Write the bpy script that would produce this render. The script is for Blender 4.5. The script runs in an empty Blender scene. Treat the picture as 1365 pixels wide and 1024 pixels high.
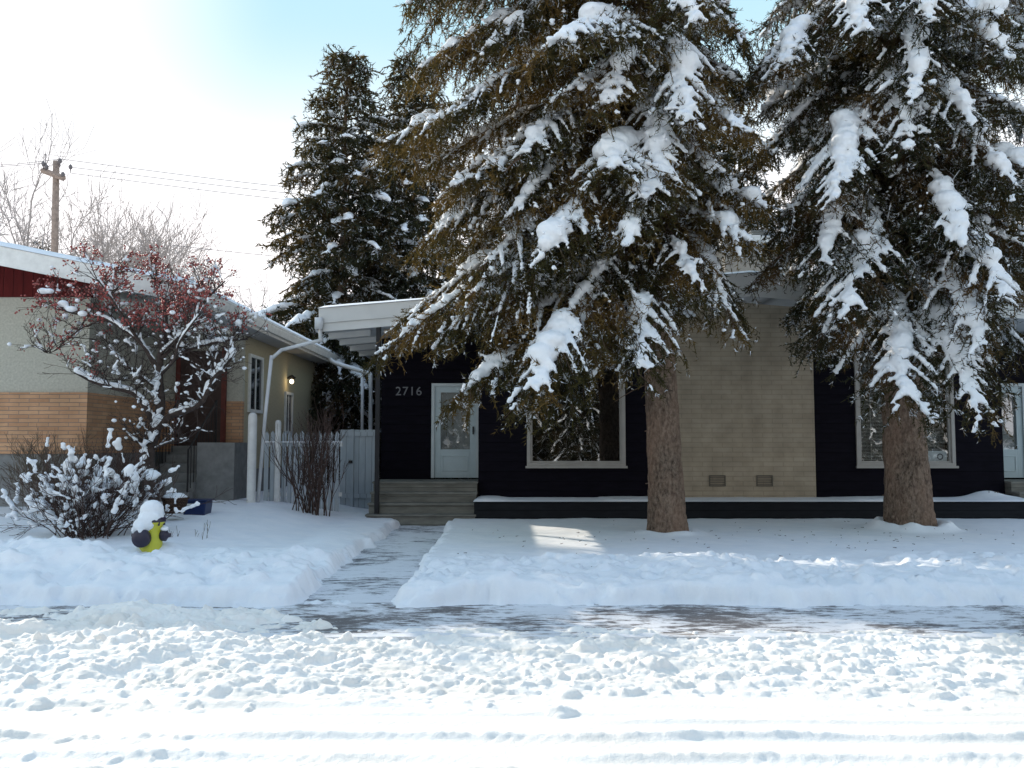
import bpy, math, random
import numpy as np
from mathutils import Vector

R = math.radians
rng = np.random.default_rng(7)
random.seed(7)
scn = bpy.context.scene
COL = scn.collection

# ------------------------------------------------------------------ camera
F, CX, CY, HZ = 1150.0, 682.5, 512.0, 590.0
PITCH = math.atan((HZ - CY) / F)
EYE = 1.7
cam_d = bpy.data.cameras.new('camera')
cam_d.sensor_width = 36.0
cam_d.lens = 36.0 * F / 1365.0
cam_d.clip_start = 0.1
cam_d.clip_end = 3000
cam = bpy.data.objects.new('camera', cam_d)
cam.location = (0, 0, EYE)
cam.rotation_euler = (R(90) + PITCH, 0, 0)
COL.objects.link(cam)
scn.camera = cam

def P(px, py, Y):
    """real-world point at depth Y seen at a pixel of the survey photograph"""
    u = (px - CX) / F
    v = (CY - py) / F
    dy = math.cos(PITCH) - v * math.sin(PITCH)
    dz = math.sin(PITCH) + v * math.cos(PITCH)
    s = Y / dy
    return np.array([u * s, Y, EYE + dz * s])

# ------------------------------------------------------------------ noise
def _hash(ix, iy, s):
    n = (ix.astype(np.int64) * 374761393 + iy.astype(np.int64) * 668265263 + s * 1442695041) & 0xffffffff
    n = ((n ^ (n >> 13)) * 1274126177) & 0xffffffff
    n = n ^ (n >> 16)
    return (n & 0xffff) / 65535.0

def vnoise(x, y, s=0):
    x = np.asarray(x, float); y = np.asarray(y, float)
    ix = np.floor(x); iy = np.floor(y)
    fx = x - ix; fy = y - iy
    fx = fx * fx * (3 - 2 * fx); fy = fy * fy * (3 - 2 * fy)
    a = _hash(ix, iy, s); b = _hash(ix + 1, iy, s)
    c = _hash(ix, iy + 1, s); d = _hash(ix + 1, iy + 1, s)
    return (a * (1 - fx) + b * fx) * (1 - fy) + (c * (1 - fx) + d * fx) * fy

def fbm(x, y, s=0, o=4):
    r = 0; a = .5; t = 0
    for k in range(o):
        r = r + a * vnoise(x * 2 ** k + 17.3 * k, y * 2 ** k + 5.1 * k, s + k)
        t += a; a *= .5
    return r / t

def sstep(a, b, x):
    t = np.clip((x - a) / (b - a), 0, 1)
    return t * t * (3 - 2 * t)

# ------------------------------------------------------------------ mesh builder
class MB:
    def __init__(self):
        self.v = []; self.f = {}; self.n = 0
    def add(self, V, Fc):
        V = np.asarray(V, float).reshape(-1, 3); Fc = np.asarray(Fc, int)
        self.v.append(V)
        self.f.setdefault(Fc.shape[1], []).append(Fc + self.n)
        self.n += len(V)
        return self
    def box(self, x0, x1, y0, y1, z0, z1):
        V = [(x, y, z) for z in (z0, z1) for y in (y0, y1) for x in (x0, x1)]
        return self.add(V, [(0, 2, 3, 1), (4, 5, 7, 6), (0, 1, 5, 4), (2, 6, 7, 3), (0, 4, 6, 2), (1, 3, 7, 5)])
    def prism(self, poly, y0, y1):
        """polygon in XZ (counter-clockwise seen from -Y) extruded along Y"""
        n = len(poly)
        V = [(x, y0, z) for x, z in poly] + [(x, y1, z) for x, z in poly]
        self.add(V, [tuple(range(n))])
        self.f.setdefault(n, []).append(np.array([tuple(range(2 * n - 1, n - 1, -1))]) + self.n - 2 * n)
        self.f.setdefault(4, []).append(np.array([(i, i + n, (i + 1) % n + n, (i + 1) % n) for i in range(n)]) + self.n - 2 * n)
        return self
    def tube(self, pts, rad, sides=8, cap=True):
        pts = np.asarray(pts, float); n = len(pts)
        rad = np.broadcast_to(np.asarray(rad, float), (n,))
        T = np.gradient(pts, axis=0)
        T /= np.linalg.norm(T, axis=1)[:, None] + 1e-9
        ref = np.array([0, 0, 1.0]) if abs(T[:, 2]).mean() < .8 else np.array([1.0, 0, 0])
        A = np.cross(T, ref); A /= np.linalg.norm(A, axis=1)[:, None] + 1e-9
        B = np.cross(T, A)
        a = np.arange(sides) * 2 * math.pi / sides
        V = pts[:, None] + rad[:, None, None] * (A[:, None] * np.cos(a)[None, :, None] + B[:, None] * np.sin(a)[None, :, None])
        i = np.arange(n - 1)[:, None] * sides; j = np.arange(sides)[None]; k = (j + 1) % sides
        Fc = np.stack([i + j, i + k, i + sides + k, i + sides + j], -1).reshape(-1, 4)
        self.add(V.reshape(-1, 3), Fc)
        if cap and sides > 3:
            b = self.n - n * sides
            self.f.setdefault(sides, []).append(np.array([list(range(b + sides - 1, b - 1, -1)), list(range(b + (n - 1) * sides, b + n * sides))]))
        return self
    def lathe(self, prof, c=(0, 0, 0), sides=24, axis='z'):
        prof = np.asarray(prof, float)
        a = np.arange(sides) * 2 * math.pi / sides
        r = prof[:, 0][:, None]; z = np.broadcast_to(prof[:, 1][:, None], (len(prof), sides))
        X = r * np.cos(a); Y = r * np.sin(a)
        V = {'z': (X, Y, z), 'y': (X, z, Y), 'x': (z, X, Y)}[axis]
        V = np.stack(V, -1).reshape(-1, 3) + np.array(c)
        i = np.arange(len(prof) - 1)[:, None] * sides; j = np.arange(sides)[None]; k = (j + 1) % sides
        return self.add(V, np.stack([i + j, i + k, i + sides + k, i + sides + j], -1).reshape(-1, 4))
    def blobs(self, C, S):
        """icospheres at C (n,3) with radii S (n,3)"""
        C = np.asarray(C, float).reshape(-1, 3); S = np.asarray(S, float).reshape(-1, 3)
        V = C[:, None] + ICO_V[None] * S[:, None]
        Fc = ICO_F[None] + (np.arange(len(C)) * len(ICO_V))[:, None, None]
        return self.add(V.reshape(-1, 3), Fc.reshape(-1, 3))
    def tris(self, V):
        V = np.asarray(V, float).reshape(-1, 3)
        return self.add(V, np.arange(len(V)).reshape(-1, 3))
    def mesh(self, name, off=(0, 0, 0), smooth=False, mat=None):
        V = np.concatenate(self.v) - np.array(off)
        me = bpy.data.meshes.new(name)
        fs = [(k, np.concatenate(a)) for k, a in self.f.items()]
        idx = np.concatenate([a.ravel() for k, a in fs])
        tot = np.concatenate([np.full(len(a), k) for k, a in fs])
        st = np.concatenate([[0], np.cumsum(tot)[:-1]])
        me.vertices.add(len(V)); me.vertices.foreach_set('co', V.ravel().astype(np.float32))
        me.loops.add(len(idx)); me.loops.foreach_set('vertex_index', idx.astype(np.int32))
        me.polygons.add(len(tot)); me.polygons.foreach_set('loop_start', st.astype(np.int32))
        me.polygons.foreach_set('loop_total', tot.astype(np.int32))
        me.update(calc_edges=True)
        me.polygons.foreach_set('use_smooth', np.full(len(tot), smooth))
        if mat: me.materials.append(mat)
        return me

_t = (1 + 5 ** .5) / 2
def _ico():
    v = [(-1, _t, 0), (1, _t, 0), (-1, -_t, 0), (1, -_t, 0), (0, -1, _t), (0, 1, _t), (0, -1, -_t), (0, 1, -_t), (_t, 0, -1), (_t, 0, 1), (-_t, 0, -1), (-_t, 0, 1)]
    f = [(0, 11, 5), (0, 5, 1), (0, 1, 7), (0, 7, 10), (0, 10, 11), (1, 5, 9), (5, 11, 4), (11, 10, 2), (10, 7, 6), (7, 1, 8), (3, 9, 4), (3, 4, 2), (3, 2, 6), (3, 6, 8), (3, 8, 9), (4, 9, 5), (2, 4, 11), (6, 2, 10), (8, 6, 7), (9, 8, 1)]
    v = [np.array(a) / np.linalg.norm(a) for a in v]
    cache = {}; nf = []
    def mid(a, b):
        k = (min(a, b), max(a, b))
        if k not in cache:
            m = v[a] + v[b]; v.append(m / np.linalg.norm(m)); cache[k] = len(v) - 1
        return cache[k]
    for a, b, c in f:
        x, y, z = mid(a, b), mid(b, c), mid(c, a)
        nf += [(a, x, z), (b, y, x), (c, z, y), (x, y, z)]
    return np.array(v), np.array(nf)
ICO_V, ICO_F = _ico()

# ------------------------------------------------------------------ things
def tag(o, label=None, cat=None, group=None, kind=None):
    if label: o['label'] = label
    if cat: o['category'] = cat
    if group: o['group'] = group
    if kind: o['kind'] = kind
    return o

def thing(name, loc, label, cat, group=None):
    o = bpy.data.objects.new(name, None); COL.objects.link(o)
    o.empty_display_size = .2
    o.location = tuple(float(a) for a in loc)
    o['_w'] = [float(a) for a in loc]
    return tag(o, label, cat, group)

def part(name, mb, mat, parent, smooth=False, bevel=0, label=None, kind=None):
    w = list(parent['_w']) if parent is not None else [0, 0, 0]
    o = bpy.data.objects.new(name, mb.mesh(name, w, smooth, mat)); COL.objects.link(o)
    if parent is not None: o.parent = parent
    if parent is not None and parent.type == 'MESH': o.location = (0, 0, 0)
    o['_w'] = w
    if bevel:
        m = o.modifiers.new('bevel', 'BEVEL'); m.width = bevel; m.segments = 2; m.limit_method = 'ANGLE'
    return tag(o, label, None, None, kind)

def lone(name, mb, mat, label=None, cat=None, group=None, kind=None, smooth=False):
    o = bpy.data.objects.new(name, mb.mesh(name, (0, 0, 0), smooth, mat)); COL.objects.link(o)
    o['_w'] = [0, 0, 0]
    return tag(o, label, cat, group, kind)

def copy_tree(o, parent=None):
    c = o.copy(); COL.objects.link(c)
    if parent is not None: c.parent = parent
    for ch in list(o.children): copy_tree(ch, c)
    return c

def snow_mods(o, voxel=.035, smooth=4, disp=.02):
    m = o.modifiers.new('remesh', 'REMESH'); m.mode = 'VOXEL'; m.voxel_size = voxel; m.use_smooth_shade = True
    if smooth:
        s = o.modifiers.new('smooth', 'SMOOTH'); s.factor = .5; s.iterations = smooth
    if disp:
        t = bpy.data.textures.get('snow_clouds') or bpy.data.textures.new('snow_clouds', 'CLOUDS')
        t.noise_scale = .07; t.noise_depth = 4
        d = o.modifiers.new('displace', 'DISPLACE'); d.texture = t; d.strength = disp; d.mid_level = .5
    # freeze the result so that copies share one mesh
    bpy.context.view_layer.update()
    dg = bpy.context.evaluated_depsgraph_get()
    me = bpy.data.meshes.new_from_object(o.evaluated_get(dg))
    o.modifiers.clear(); old = o.data; o.data = me; bpy.data.meshes.remove(old)
    me.polygons.foreach_set('use_smooth', np.ones(len(me.polygons), bool))
    if not me.materials: me.materials.append(M['snow'])
    print(o.parent.name, 'snow polys', len(me.polygons))

# ------------------------------------------------------------------ materials
class NT:
    def __init__(self, name):
        self.m = bpy.data.materials.new(name); self.m.use_nodes = True
        self.t = self.m.node_tree; self.t.nodes.clear()
        self.out = self.t.nodes.new('ShaderNodeOutputMaterial')
        self.tc = self.t.nodes.new('ShaderNodeTexCoord')
    def n(self, ty, **k):
        nd = self.t.nodes.new(ty)
        for a, b in k.items():
            if a.startswith('i_'): nd.inputs[a[2:].replace('_', ' ')].default_value = b
            else: setattr(nd, a, b)
        return nd
    def l(self, a, b): self.t.links.new(a, b)
    def coord(self, scale=(1, 1, 1), rot=(0, 0, 0)):
        mp = self.n('ShaderNodeMapping'); mp.inputs['Scale'].default_value = scale; mp.inputs['Rotation'].default_value = rot
        self.l(self.tc.outputs['Object'], mp.inputs[0]); return mp.outputs[0]
    def wallco(self):
        """(x+y, z, 0): courses run horizontally on walls facing any side"""
        s = self.n('ShaderNodeSeparateXYZ'); self.l(self.tc.outputs['Object'], s.inputs[0])
        a = self.n('ShaderNodeMath', operation='ADD'); self.l(s.outputs[0], a.inputs[0]); self.l(s.outputs[1], a.inputs[1])
        c = self.n('ShaderNodeCombineXYZ'); self.l(a.outputs[0], c.inputs[0]); self.l(s.outputs[2], c.inputs[1])
        return c.outputs[0]
    def noise(self, co, scale, detail=4, rough=.55):
        nz = self.n('ShaderNodeTexNoise'); nz.inputs['Scale'].default_value = scale
        nz.inputs['Detail'].default_value = detail; nz.inputs['Roughness'].default_value = rough
        self.l(co, nz.inputs['Vector']); return nz.outputs['Fac']
    def ramp(self, fac, stops):
        r = self.n('ShaderNodeValToRGB'); e = r.color_ramp.elements
        while len(e) > 1: e.remove(e[-1])
        e[0].position = stops[0][0]; e[0].color = (*stops[0][1], 1)
        for p, c in stops[1:]:
            x = e.new(p); x.color = (*c, 1)
        self.l(fac, r.inputs[0]); return r.outputs[0]
    def mix(self, fac, a, b, mode='MIX'):
        m = self.n('ShaderNodeMix', data_type='RGBA', blend_type=mode)
        for s, v in ((m.inputs[0], fac), (m.inputs[6], a), (m.inputs[7], b)):
            if hasattr(v, 'is_linked'): self.l(v, s)
            elif isinstance(v, (int, float)): s.default_value = v
            else: s.default_value = (*v, 1)
        return m.outputs[2]
    def bump(self, h, strength=.3, dist=.02):
        b = self.n('ShaderNodeBump'); b.inputs['Strength'].default_value = strength; b.inputs['Distance'].default_value = dist
        self.l(h, b.inputs['Height']); return b.outputs[0]
    def bsdf(self, col, rough=.8, normal=None, spec=.3, **k):
        b = self.n('ShaderNodeBsdfPrincipled')
        if hasattr(col, 'is_linked'): self.l(col, b.inputs['Base Color'])
        else: b.inputs['Base Color'].default_value = (*col, 1)
        b.inputs['Roughness'].default_value = rough
        b.inputs['Specular IOR Level'].default_value = spec
        if normal is not None: self.l(normal, b.inputs['Normal'])
        for a, v in k.items(): b.inputs[a.replace('_', ' ')].default_value = v
        return b.outputs[0]
    def done(self, sh):
        self.l(sh, self.out.inputs[0]); return self.m

def paint(name, c, var=.15, rough=.6, bump=.1, scale=6, spec=.3):
    t = NT(name); co = t.coord()
    n = t.noise(co, scale, 5)
    n2 = t.noise(co, scale * 7, 3)
    a = tuple(x * (1 - var) for x in c); b = tuple(min(1, x * (1 + var)) for x in c)
    return t.done(t.bsdf(t.ramp(n, [(.3, a), (.7, b)]), rough, t.bump(n2, bump, .01), spec))

def m_snow(name='snow', dirt=0.0, grain=1.0):
    t = NT(name); co = t.coord()
    n = t.noise(co, 3, 4); f = t.noise(co, 45, 5, .65); g = t.noise(co, 160, 3, .6)
    c = t.ramp(n, [(.3, (.80, .83, .87)), (.7, (.88, .89, .91))] if not dirt else [(.3, (.90, .87, .82)), (.7, (.93, .90, .86))])
    if dirt:
        d = t.noise(t.coord((.5, 2.2, 2)), 1.6, 6, .6)
        c = t.mix(t.ramp(d, [(.42, (0, 0, 0)), (.72, (dirt,) * 3)]), c, (.66, .56, .43))
    a = t.n('ShaderNodeMath', operation='MULTIPLY_ADD'); t.l(g, a.inputs[0]); a.inputs[1].default_value = .4; t.l(f, a.inputs[2])
    return t.done(t.bsdf(c, .75, t.bump(a.outputs[0], .35 * grain, .02), .25))

def m_pavement(name, stretch, lo, hi, dark=(.10, .10, .105), joints=True):
    """concrete with trodden, wind-streaked thin snow"""
    t = NT(name)
    s = t.noise(t.coord(stretch), 3.6, 12, .80)
    s2 = t.noise(t.coord(), .9, 3)
    a = t.n('ShaderNodeMath', operation='MULTIPLY_ADD'); t.l(s2, a.inputs[0]); a.inputs[1].default_value = .5; t.l(s, a.inputs[2])
    k = t.ramp(a.outputs[0], [(lo, (0, 0, 0)), (hi, (1, 1, 1))])
    fine = t.noise(t.coord(), 60, 4)
    conc = t.ramp(fine, [(.3, tuple(x * .8 for x in dark)), (.7, tuple(x * 1.5 for x in dark))])
    c = t.mix(k, conc, (.72, .73, .76))
    h = t.n('ShaderNodeMath', operation='MULTIPLY_ADD'); t.l(fine, h.inputs[0]); h.inputs[1].default_value = .3; t.l(a.outputs[0], h.inputs[2])
    return t.done(t.bsdf(c, .7, t.bump(h.outputs[0], .5, .02), .3))

def m_brick(name, c1, c2, mortar, w=.3, h=.075, bump=.5, msize=.012, rough=.85):
    t = NT(name); wc = t.wallco()
    b = t.n('ShaderNodeTexBrick'); t.l(wc, b.inputs['Vector'])
    b.inputs['Color1'].default_value = (*c1, 1); b.inputs['Color2'].default_value = (*c2, 1); b.inputs['Mortar'].default_value = (*mortar, 1)
    b.inputs['Scale'].default_value = 1; b.inputs['Brick Width'].default_value = w; b.inputs['Row Height'].default_value = h
    b.inputs['Mortar Size'].default_value = msize; b.inputs['Mortar Smooth'].default_value = .3; b.inputs['Bias'].default_value = 0
    n = t.noise(t.coord(), 2.2, 5); f = t.noise(t.coord(), 60, 3)
    c = t.mix(t.ramp(n, [(.3, (.78,) * 3), (.7, (1.15,) * 3)]), (1, 1, 1), b.outputs[0], 'MULTIPLY')
    mm = t.n('ShaderNodeMix', data_type='RGBA', blend_type='MULTIPLY'); mm.inputs[0].default_value = 1
    t.l(b.outputs[0], mm.inputs[6]); t.l(t.ramp(n, [(.3, (.78,) * 3), (.7, (1.15,) * 3)]), mm.inputs[7])
    hh = t.n('ShaderNodeMath', operation='MULTIPLY_ADD'); t.l(f, hh.inputs[0]); hh.inputs[1].default_value = .25
    inv = t.n('ShaderNodeMath', operation='SUBTRACT'); inv.inputs[0].default_value = 1; t.l(b.outputs['Fac'], inv.inputs[1])
    t.l(inv.outputs[0], hh.inputs[2])
    return t.done(t.bsdf(mm.outputs[2], rough, t.bump(hh.outputs[0], bump, .012), .2))

def m_boards(name, c, pitch=.2, vertical=False, var=.2, rough=.7, groove=.06):
    """siding: board grooves plus weathering"""
    t = NT(name)
    s = t.n('ShaderNodeSeparateXYZ'); t.l(t.wallco(), s.inputs[0])
    m = t.n('ShaderNodeMath', operation='DIVIDE'); t.l(s.outputs[0 if vertical else 1], m.inputs[0]); m.inputs[1].default_value = pitch
    fr = t.n('ShaderNodeMath', operation='FRACT'); t.l(m.outputs[0], fr.inputs[0])
    g = t.ramp(fr.outputs[0], [(0, (0, 0, 0)), (groove, (1, 1, 1)), (1 - groove, (.9,) * 3), (1, (0, 0, 0))])
    n = t.noise(t.coord((1, 1, 4) if vertical is False else (4, 4, 1)), 3, 6)
    a = tuple(x * (1 - var) for x in c); b = tuple(min(1, x * (1 + var)) for x in c)
    col = t.mix(g, tuple(x * .35 for x in c), t.ramp(n, [(.3, a), (.7, b)]))
    return t.done(t.bsdf(col, rough, t.bump(g, .5, .02), .12))

def m_bark(name, dark, light):
    t = NT(name)
    n = t.noise(t.coord((1, 1, .5)), 22, 7, .75)
    v = t.n('ShaderNodeTexVoronoi'); v.inputs['Scale'].default_value = 26; t.l(t.coord((1, 1, .5)), v.inputs['Vector'])
    big = t.noise(t.coord((1, 1, .5)), 2.3, 3)
    c = t.ramp(n, [(.38, dark), (.60, light)])
    c = t.mix(t.ramp(big, [(.35, (0, 0, 0)), (.7, (.55,) * 3)]), c, tuple(x * 1.25 for x in (light[0], light[1] * .85, light[2] * .8)))
    h = t.n('ShaderNodeMath', operation='MULTIPLY_ADD'); t.l(v.outputs['Distance'], h.inputs[0]); h.inputs[1].default_value = .8; t.l(n, h.inputs[2])
    return t.done(t.bsdf(c, .9, t.bump(h.outputs[0], 1, .06), .15))

def m_needles(name, green, olive, brown, bias=.5, frost=.955, frostscale=4.0):
    t = NT(name); co = t.coord()
    big = t.noise(co, 1.1, 3); sm = t.noise(co, 14, 3)
    c = t.ramp(sm, [(.3, green), (.7, olive)])
    c = t.mix(t.ramp(big, [(bias, (0, 0, 0)), (bias + .16, (1, 1, 1))]), c, brown)
    g = t.n('ShaderNodeNewGeometry')
    rnd = t.ramp(g.outputs['Random Per Island'], [(0, (.6,) * 3), (1, (1.5,) * 3)])
    m = t.n('ShaderNodeMix', data_type='RGBA', blend_type='MULTIPLY'); m.inputs[0].default_value = 1
    t.l(c, m.inputs[6]); t.l(rnd, m.inputs[7])
    fz = t.noise(t.coord((1, 1, 1.4), (0, 0, 0)), frostscale, 3)
    fa = t.n('ShaderNodeMath', operation='MULTIPLY_ADD'); t.l(g.outputs['Random Per Island'], fa.inputs[0]); fa.inputs[1].default_value = .5; t.l(fz, fa.inputs[2])
    fr = t.ramp(fa.outputs[0], [(frost, (0, 0, 0)), (frost + .03, (1, 1, 1))])
    body = t.mix(fr, m.outputs[2], (.80, .83, .88))
    d = t.n('ShaderNodeBsdfDiffuse'); t.l(body, d.inputs[0])
    tr = t.n('ShaderNodeBsdfTranslucent'); t.l(t.mix(.5, m.outputs[2], (.22, .15, .03)), tr.inputs[0])
    x = t.n('ShaderNodeMixShader'); x.inputs[0].default_value = .28; t.l(d.outputs[0], x.inputs[1]); t.l(tr.outputs[0], x.inputs[2])
    return t.done(x.outputs[0])

def m_glass(name, refl=.25, tint=(.9, .92, .92)):
    t = NT(name)
    tr = t.n('ShaderNodeBsdfTransparent'); tr.inputs[0].default_value = (*tint, 1)
    gl = t.n('ShaderNodeBsdfGlossy'); gl.inputs['Roughness'].default_value = .01; gl.inputs[0].default_value = (.95, .97, 1, 1)
    w = t.noise(t.coord(), 1.3, 2)
    t.l(t.bump(w, .06, .05), gl.inputs['Normal'])
    x = t.n('ShaderNodeMixShader'); x.inputs[0].default_value = refl
    t.l(tr.outputs[0], x.inputs[1]); t.l(gl.outputs[0], x.inputs[2])
    return t.done(x.outputs[0])

M = dict(
    snow=m_snow('snow'), road=m_snow('packed_road_snow', .32, 1.2),
    walk=m_pavement('sidewalk_thin_snow', (1.0, 3.0, 1), .69, .78, (.13, .12, .12)),
    path=m_pavement('path_thin_snow', (1.0, 3.0, 1), .65, .75, (.09, .09, .10)),
    ground=m_snow('far_snow'),
    tan=m_brick('tan_painted_brick', (.38, .315, .23), (.40, .335, .25), (.32, .265, .195), .42, .1, .35, .01),
    black=m_boards('black_siding', (.006, .005, .009), .2, False, .3, .9, .04),
    blackplain=paint('black_trim', (.012, .012, .014), .2, .5),
    planter=m_boards('black_planter_boards', (.014, .015, .018), .14, False, .25, .7),
    fascia=paint('pale_fascia_paint', (.62, .62, .60), .05, .5, .05, 2),
    soffit=m_boards('soffit_boards', (.50, .50, .50), .25, False, .06),
    backwall=paint('penthouse_stucco', (.28, .25, .21), .1, .9, .4, 8),
    step=m_boards('grey_step_boards', (.20, .195, .17), .17, False, .25, .8, .03),
    door=paint('pale_blue_grey_door', (.46, .54, .56), .05, .45, .03, 3),
    door2=paint('door_frame_paint', (.5, .55, .56), .06, .5, .03, 3),
    frame=paint('greige_window_frame', (.36, .34, .31), .07, .5, .04, 5),
    white=paint('weathered_white_paint', (.70, .70, .68), .1, .6, .1, 7),
    pipe=paint('white_downspout_paint', (.66, .67, .68), .06, .45, .03, 5),
    stucco=paint('pebbledash_stucco', (.44, .43, .37), .16, .95, .9, 26),
    sidest=paint('cream_stucco', (.42, .37, .26), .1, .95, .6, 20),
    redwood=m_boards('dark_red_siding', (.085, .010, .010), .18, True, .2, .7),
    brick=m_brick('orange_roman_brick', (.42, .23, .13), (.52, .31, .18), (.27, .20, .15), .36, .072, .6, .008),
    concrete=paint('grey_concrete', (.20, .20, .195), .18, .9, .35, 7),
    dark=paint('dark_interior', (.012, .012, .012), .2, .9),
    wood=paint('weathered_pole_wood', (.34, .25, .20), .25, .9, .4, 9),
    rail=paint('black_iron', (.015, .015, .016), .2, .5),
    fence=m_boards('grey_fence_boards', (.40, .44, .47), .14, True, .08, .8, .05),
    blind=paint('blind_slat', (.55, .53, .48), .05, .6),
    card=paint('white_card', (.55, .57, .56), .04, .5),
    ring=paint('dark_ring_print', (.03, .035, .05), .1, .5),
    curtain=paint('pale_curtain', (.30, .31, .31), .2, .8, .1, 3),
    digits=paint('grey_numerals', (.16, .165, .18), .05, .4),
    basket=m_brick('woven_basket', (.09, .05, .03), (.12, .07, .045), (.02, .013, .01), .06, .025, 1, .006),
    bluebin=paint('blue_plastic', (.010, .022, .08), .08, .35, .02),
    hyd=paint('lime_yellow_hydrant', (.56, .54, .045), .08, .4, .08, 10, .5),
    hydcap=paint('dark_navy_hydrant_caps', (.022, .016, .035), .2, .45, .1, 10, .5),
    wire=paint('wire', (.16, .14, .14), .1, .6),
    sbark=m_bark('spruce_bark', (.06, .042, .032), (.30, .225, .17)),
    limb=m_bark('limb_bark', (.045, .033, .025), (.15, .105, .075)),
    abark=paint('apple_bark', (.055, .04, .035), .4, .9, .5, 18),
    farbark=paint('far_tree_bark', (.46, .40, .37), .25, .9, .2, 5),
    twig=paint('twig', (.07, .045, .038), .35, .9, .1, 12),
    dry=paint('dry_stem', (.11, .085, .06), .35, .9, .1, 12),
    berry=paint('frozen_crabapple', (.30, .065, .055), .5, .4, .05, 14, .5),
    needle=m_needles('spruce_needles', (.022, .026, .018), (.062, .056, .024), (.145, .092, .036), .45, .975),
    needle2=m_needles('spruce_needles_dark', (.016, .022, .018), (.042, .044, .025), (.11, .068, .034), .50),
    needleb=m_needles('spruce_needles_far', (.016, .022, .019), (.04, .044, .026), (.10, .066, .034), .52, .965, 2.6),
    glass=m_glass('window_glass', .22), glass2=m_glass('door_glass', .22),
    ventm=paint('vent_trim', (.13, .115, .09), .1, .7),
    cloth=paint('roof_vent_metal', (.16, .16, .15), .1, .6),
)
t = NT('lit_bulb'); e = t.n('ShaderNodeEmission'); e.inputs[0].default_value = (1, .82, .5, 1); e.inputs[1].default_value = 7; M['bulb'] = t.done(e.outputs[0])

# ------------------------------------------------------------------ terrain
PX0, PX1 = -2.15, -1.25            # garden path
def lawn_h(x, y):
    h = .225 + .05 * (fbm(x * .5, y * .5, 3) - .5) + .03 * (fbm(x * 2.2, y * 2.2, 5) - .5)
    h = h + sstep(-2.6, -5.2, x) * sstep(9.4, 16, y) * .33
    # rough snow thrown from the pavement on to the lawn
    band = sstep(8.8, 9.2, y) * (1 - sstep(10.4, 12.2, y))
    left = 1 - sstep(-2.8, -1.8, x)
    amp = band * (.15 + .14 * left)
    h = h + amp * (fbm(x * .9, y * 1.3, 11) - .38) * 1.6 + amp * .45 * (fbm(x * 4.5, y * 4.5, 13, 4) - .5) + band * .045 * (fbm(x * 12, y * 12, 19, 3) - .5) + band * .05 * sstep(.58, .72, fbm(x * 6.5, y * 6.5, 23, 3)) + .010 * (fbm(x * 7, y * 7, 29, 3) - .5)
    for cx, cy, rx, ry, a in ((-5.2, 10.0, .8, .5, .22), (-3.7, 9.7, .9, .45, .15), (-4.3, 9.25, .35, .25, .10), (-2.9, 10.6, .5, 1.2, .06), (-6.6, 10.2, .6, .6, .10), (-2.75, 13, .3, 2.5, .07)):
        h = h + a * np.exp(-((x - cx) / rx) ** 2 - ((y - cy) / ry) ** 2)
    for cx, cy, a, r in ((T1[0], T1[1], .05, .42), (T2[0], T2[1] - .05, .13, .55)):
        d = np.hypot(x - cx, y - cy)
        h = h + a * np.exp(-((d - r) / .16) ** 2) * (.6 + .8 * vnoise(x * 5, y * 5, 31))
    # cut for the cleared path and the pavement
    wob = .30 * (fbm(x * 1.7, y * 1.7, 41) - .5) + .14 * (fbm(x * 8, y * 8, 43) - .5)
    dist = np.minimum(np.maximum(PX0 - x, x - PX1) + wob, 99)
    inp = (y < 17.3)
    k = sstep(.0, .17, dist)
    h = np.where(inp, h * k + (.05) * (1 - k), h)
    dd = (y - 8.78) + wob * 1.2
    k2 = sstep(.0, .22, dd)
    h = h * k2 + .03 * (1 - k2)
    sl = 4 * k2 * (1 - k2) + (4 * k * (1 - k)) * inp * k2
    h = h + np.clip(sl, 0, 1) * (.10 * (fbm(x * 8, y * 8, 51, 4) - .5) + .05 * sstep(.55, .7, fbm(x * 11, y * 11, 53, 3)))
    return h

T1 = P(891, 709, 14.2); T1[2] = .2
T2 = P(1213, 704, 14.9); T2[2] = .2

def grid(xs, ys, zf):
    X, Y = np.meshgrid(xs, ys)
    Z = zf(X, Y)
    n, m = X.shape
    i = np.arange(n - 1)[:, None] * m; j = np.arange(m - 1)[None]
    Fc = np.stack([i + j, i + j + 1, i + m + j + 1, i + m + j], -1).reshape(-1, 4)
    return np.stack([X, Y, Z], -1).reshape(-1, 3), Fc

def lin(a, b, s): return np.linspace(a, b, max(2, int(round((b - a) / s)) + 1))

mb = MB()
xs = np.concatenate([lin(-40, -9.2, 1.4)[:-1], lin(-9.2, 10.5, .035)[:-1], lin(10.5, 45, 1.5)])
ys = np.concatenate([lin(8.70, 12.5, .03)[:-1], lin(12.5, 17.6, .06)[:-1], lin(17.6, 34, .5)])
mb.add(*grid(xs, ys, lawn_h))
lone('snowy_lawn', mb, M['snow'], kind='structure', smooth=True)

mb = MB(); mb.add(*grid(np.array([-1500, -400, -100, -40, 0, 40, 100, 400, 1500]), np.array([-1500, -300, -60, -20, 10, 40, 100, 400, 2500]), lambda x, y: np.where((abs(x) < 50) & (y < 45) & (y > -25), -.06, -.05)))
lone('ground', mb, M['ground'], kind='structure')

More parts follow.
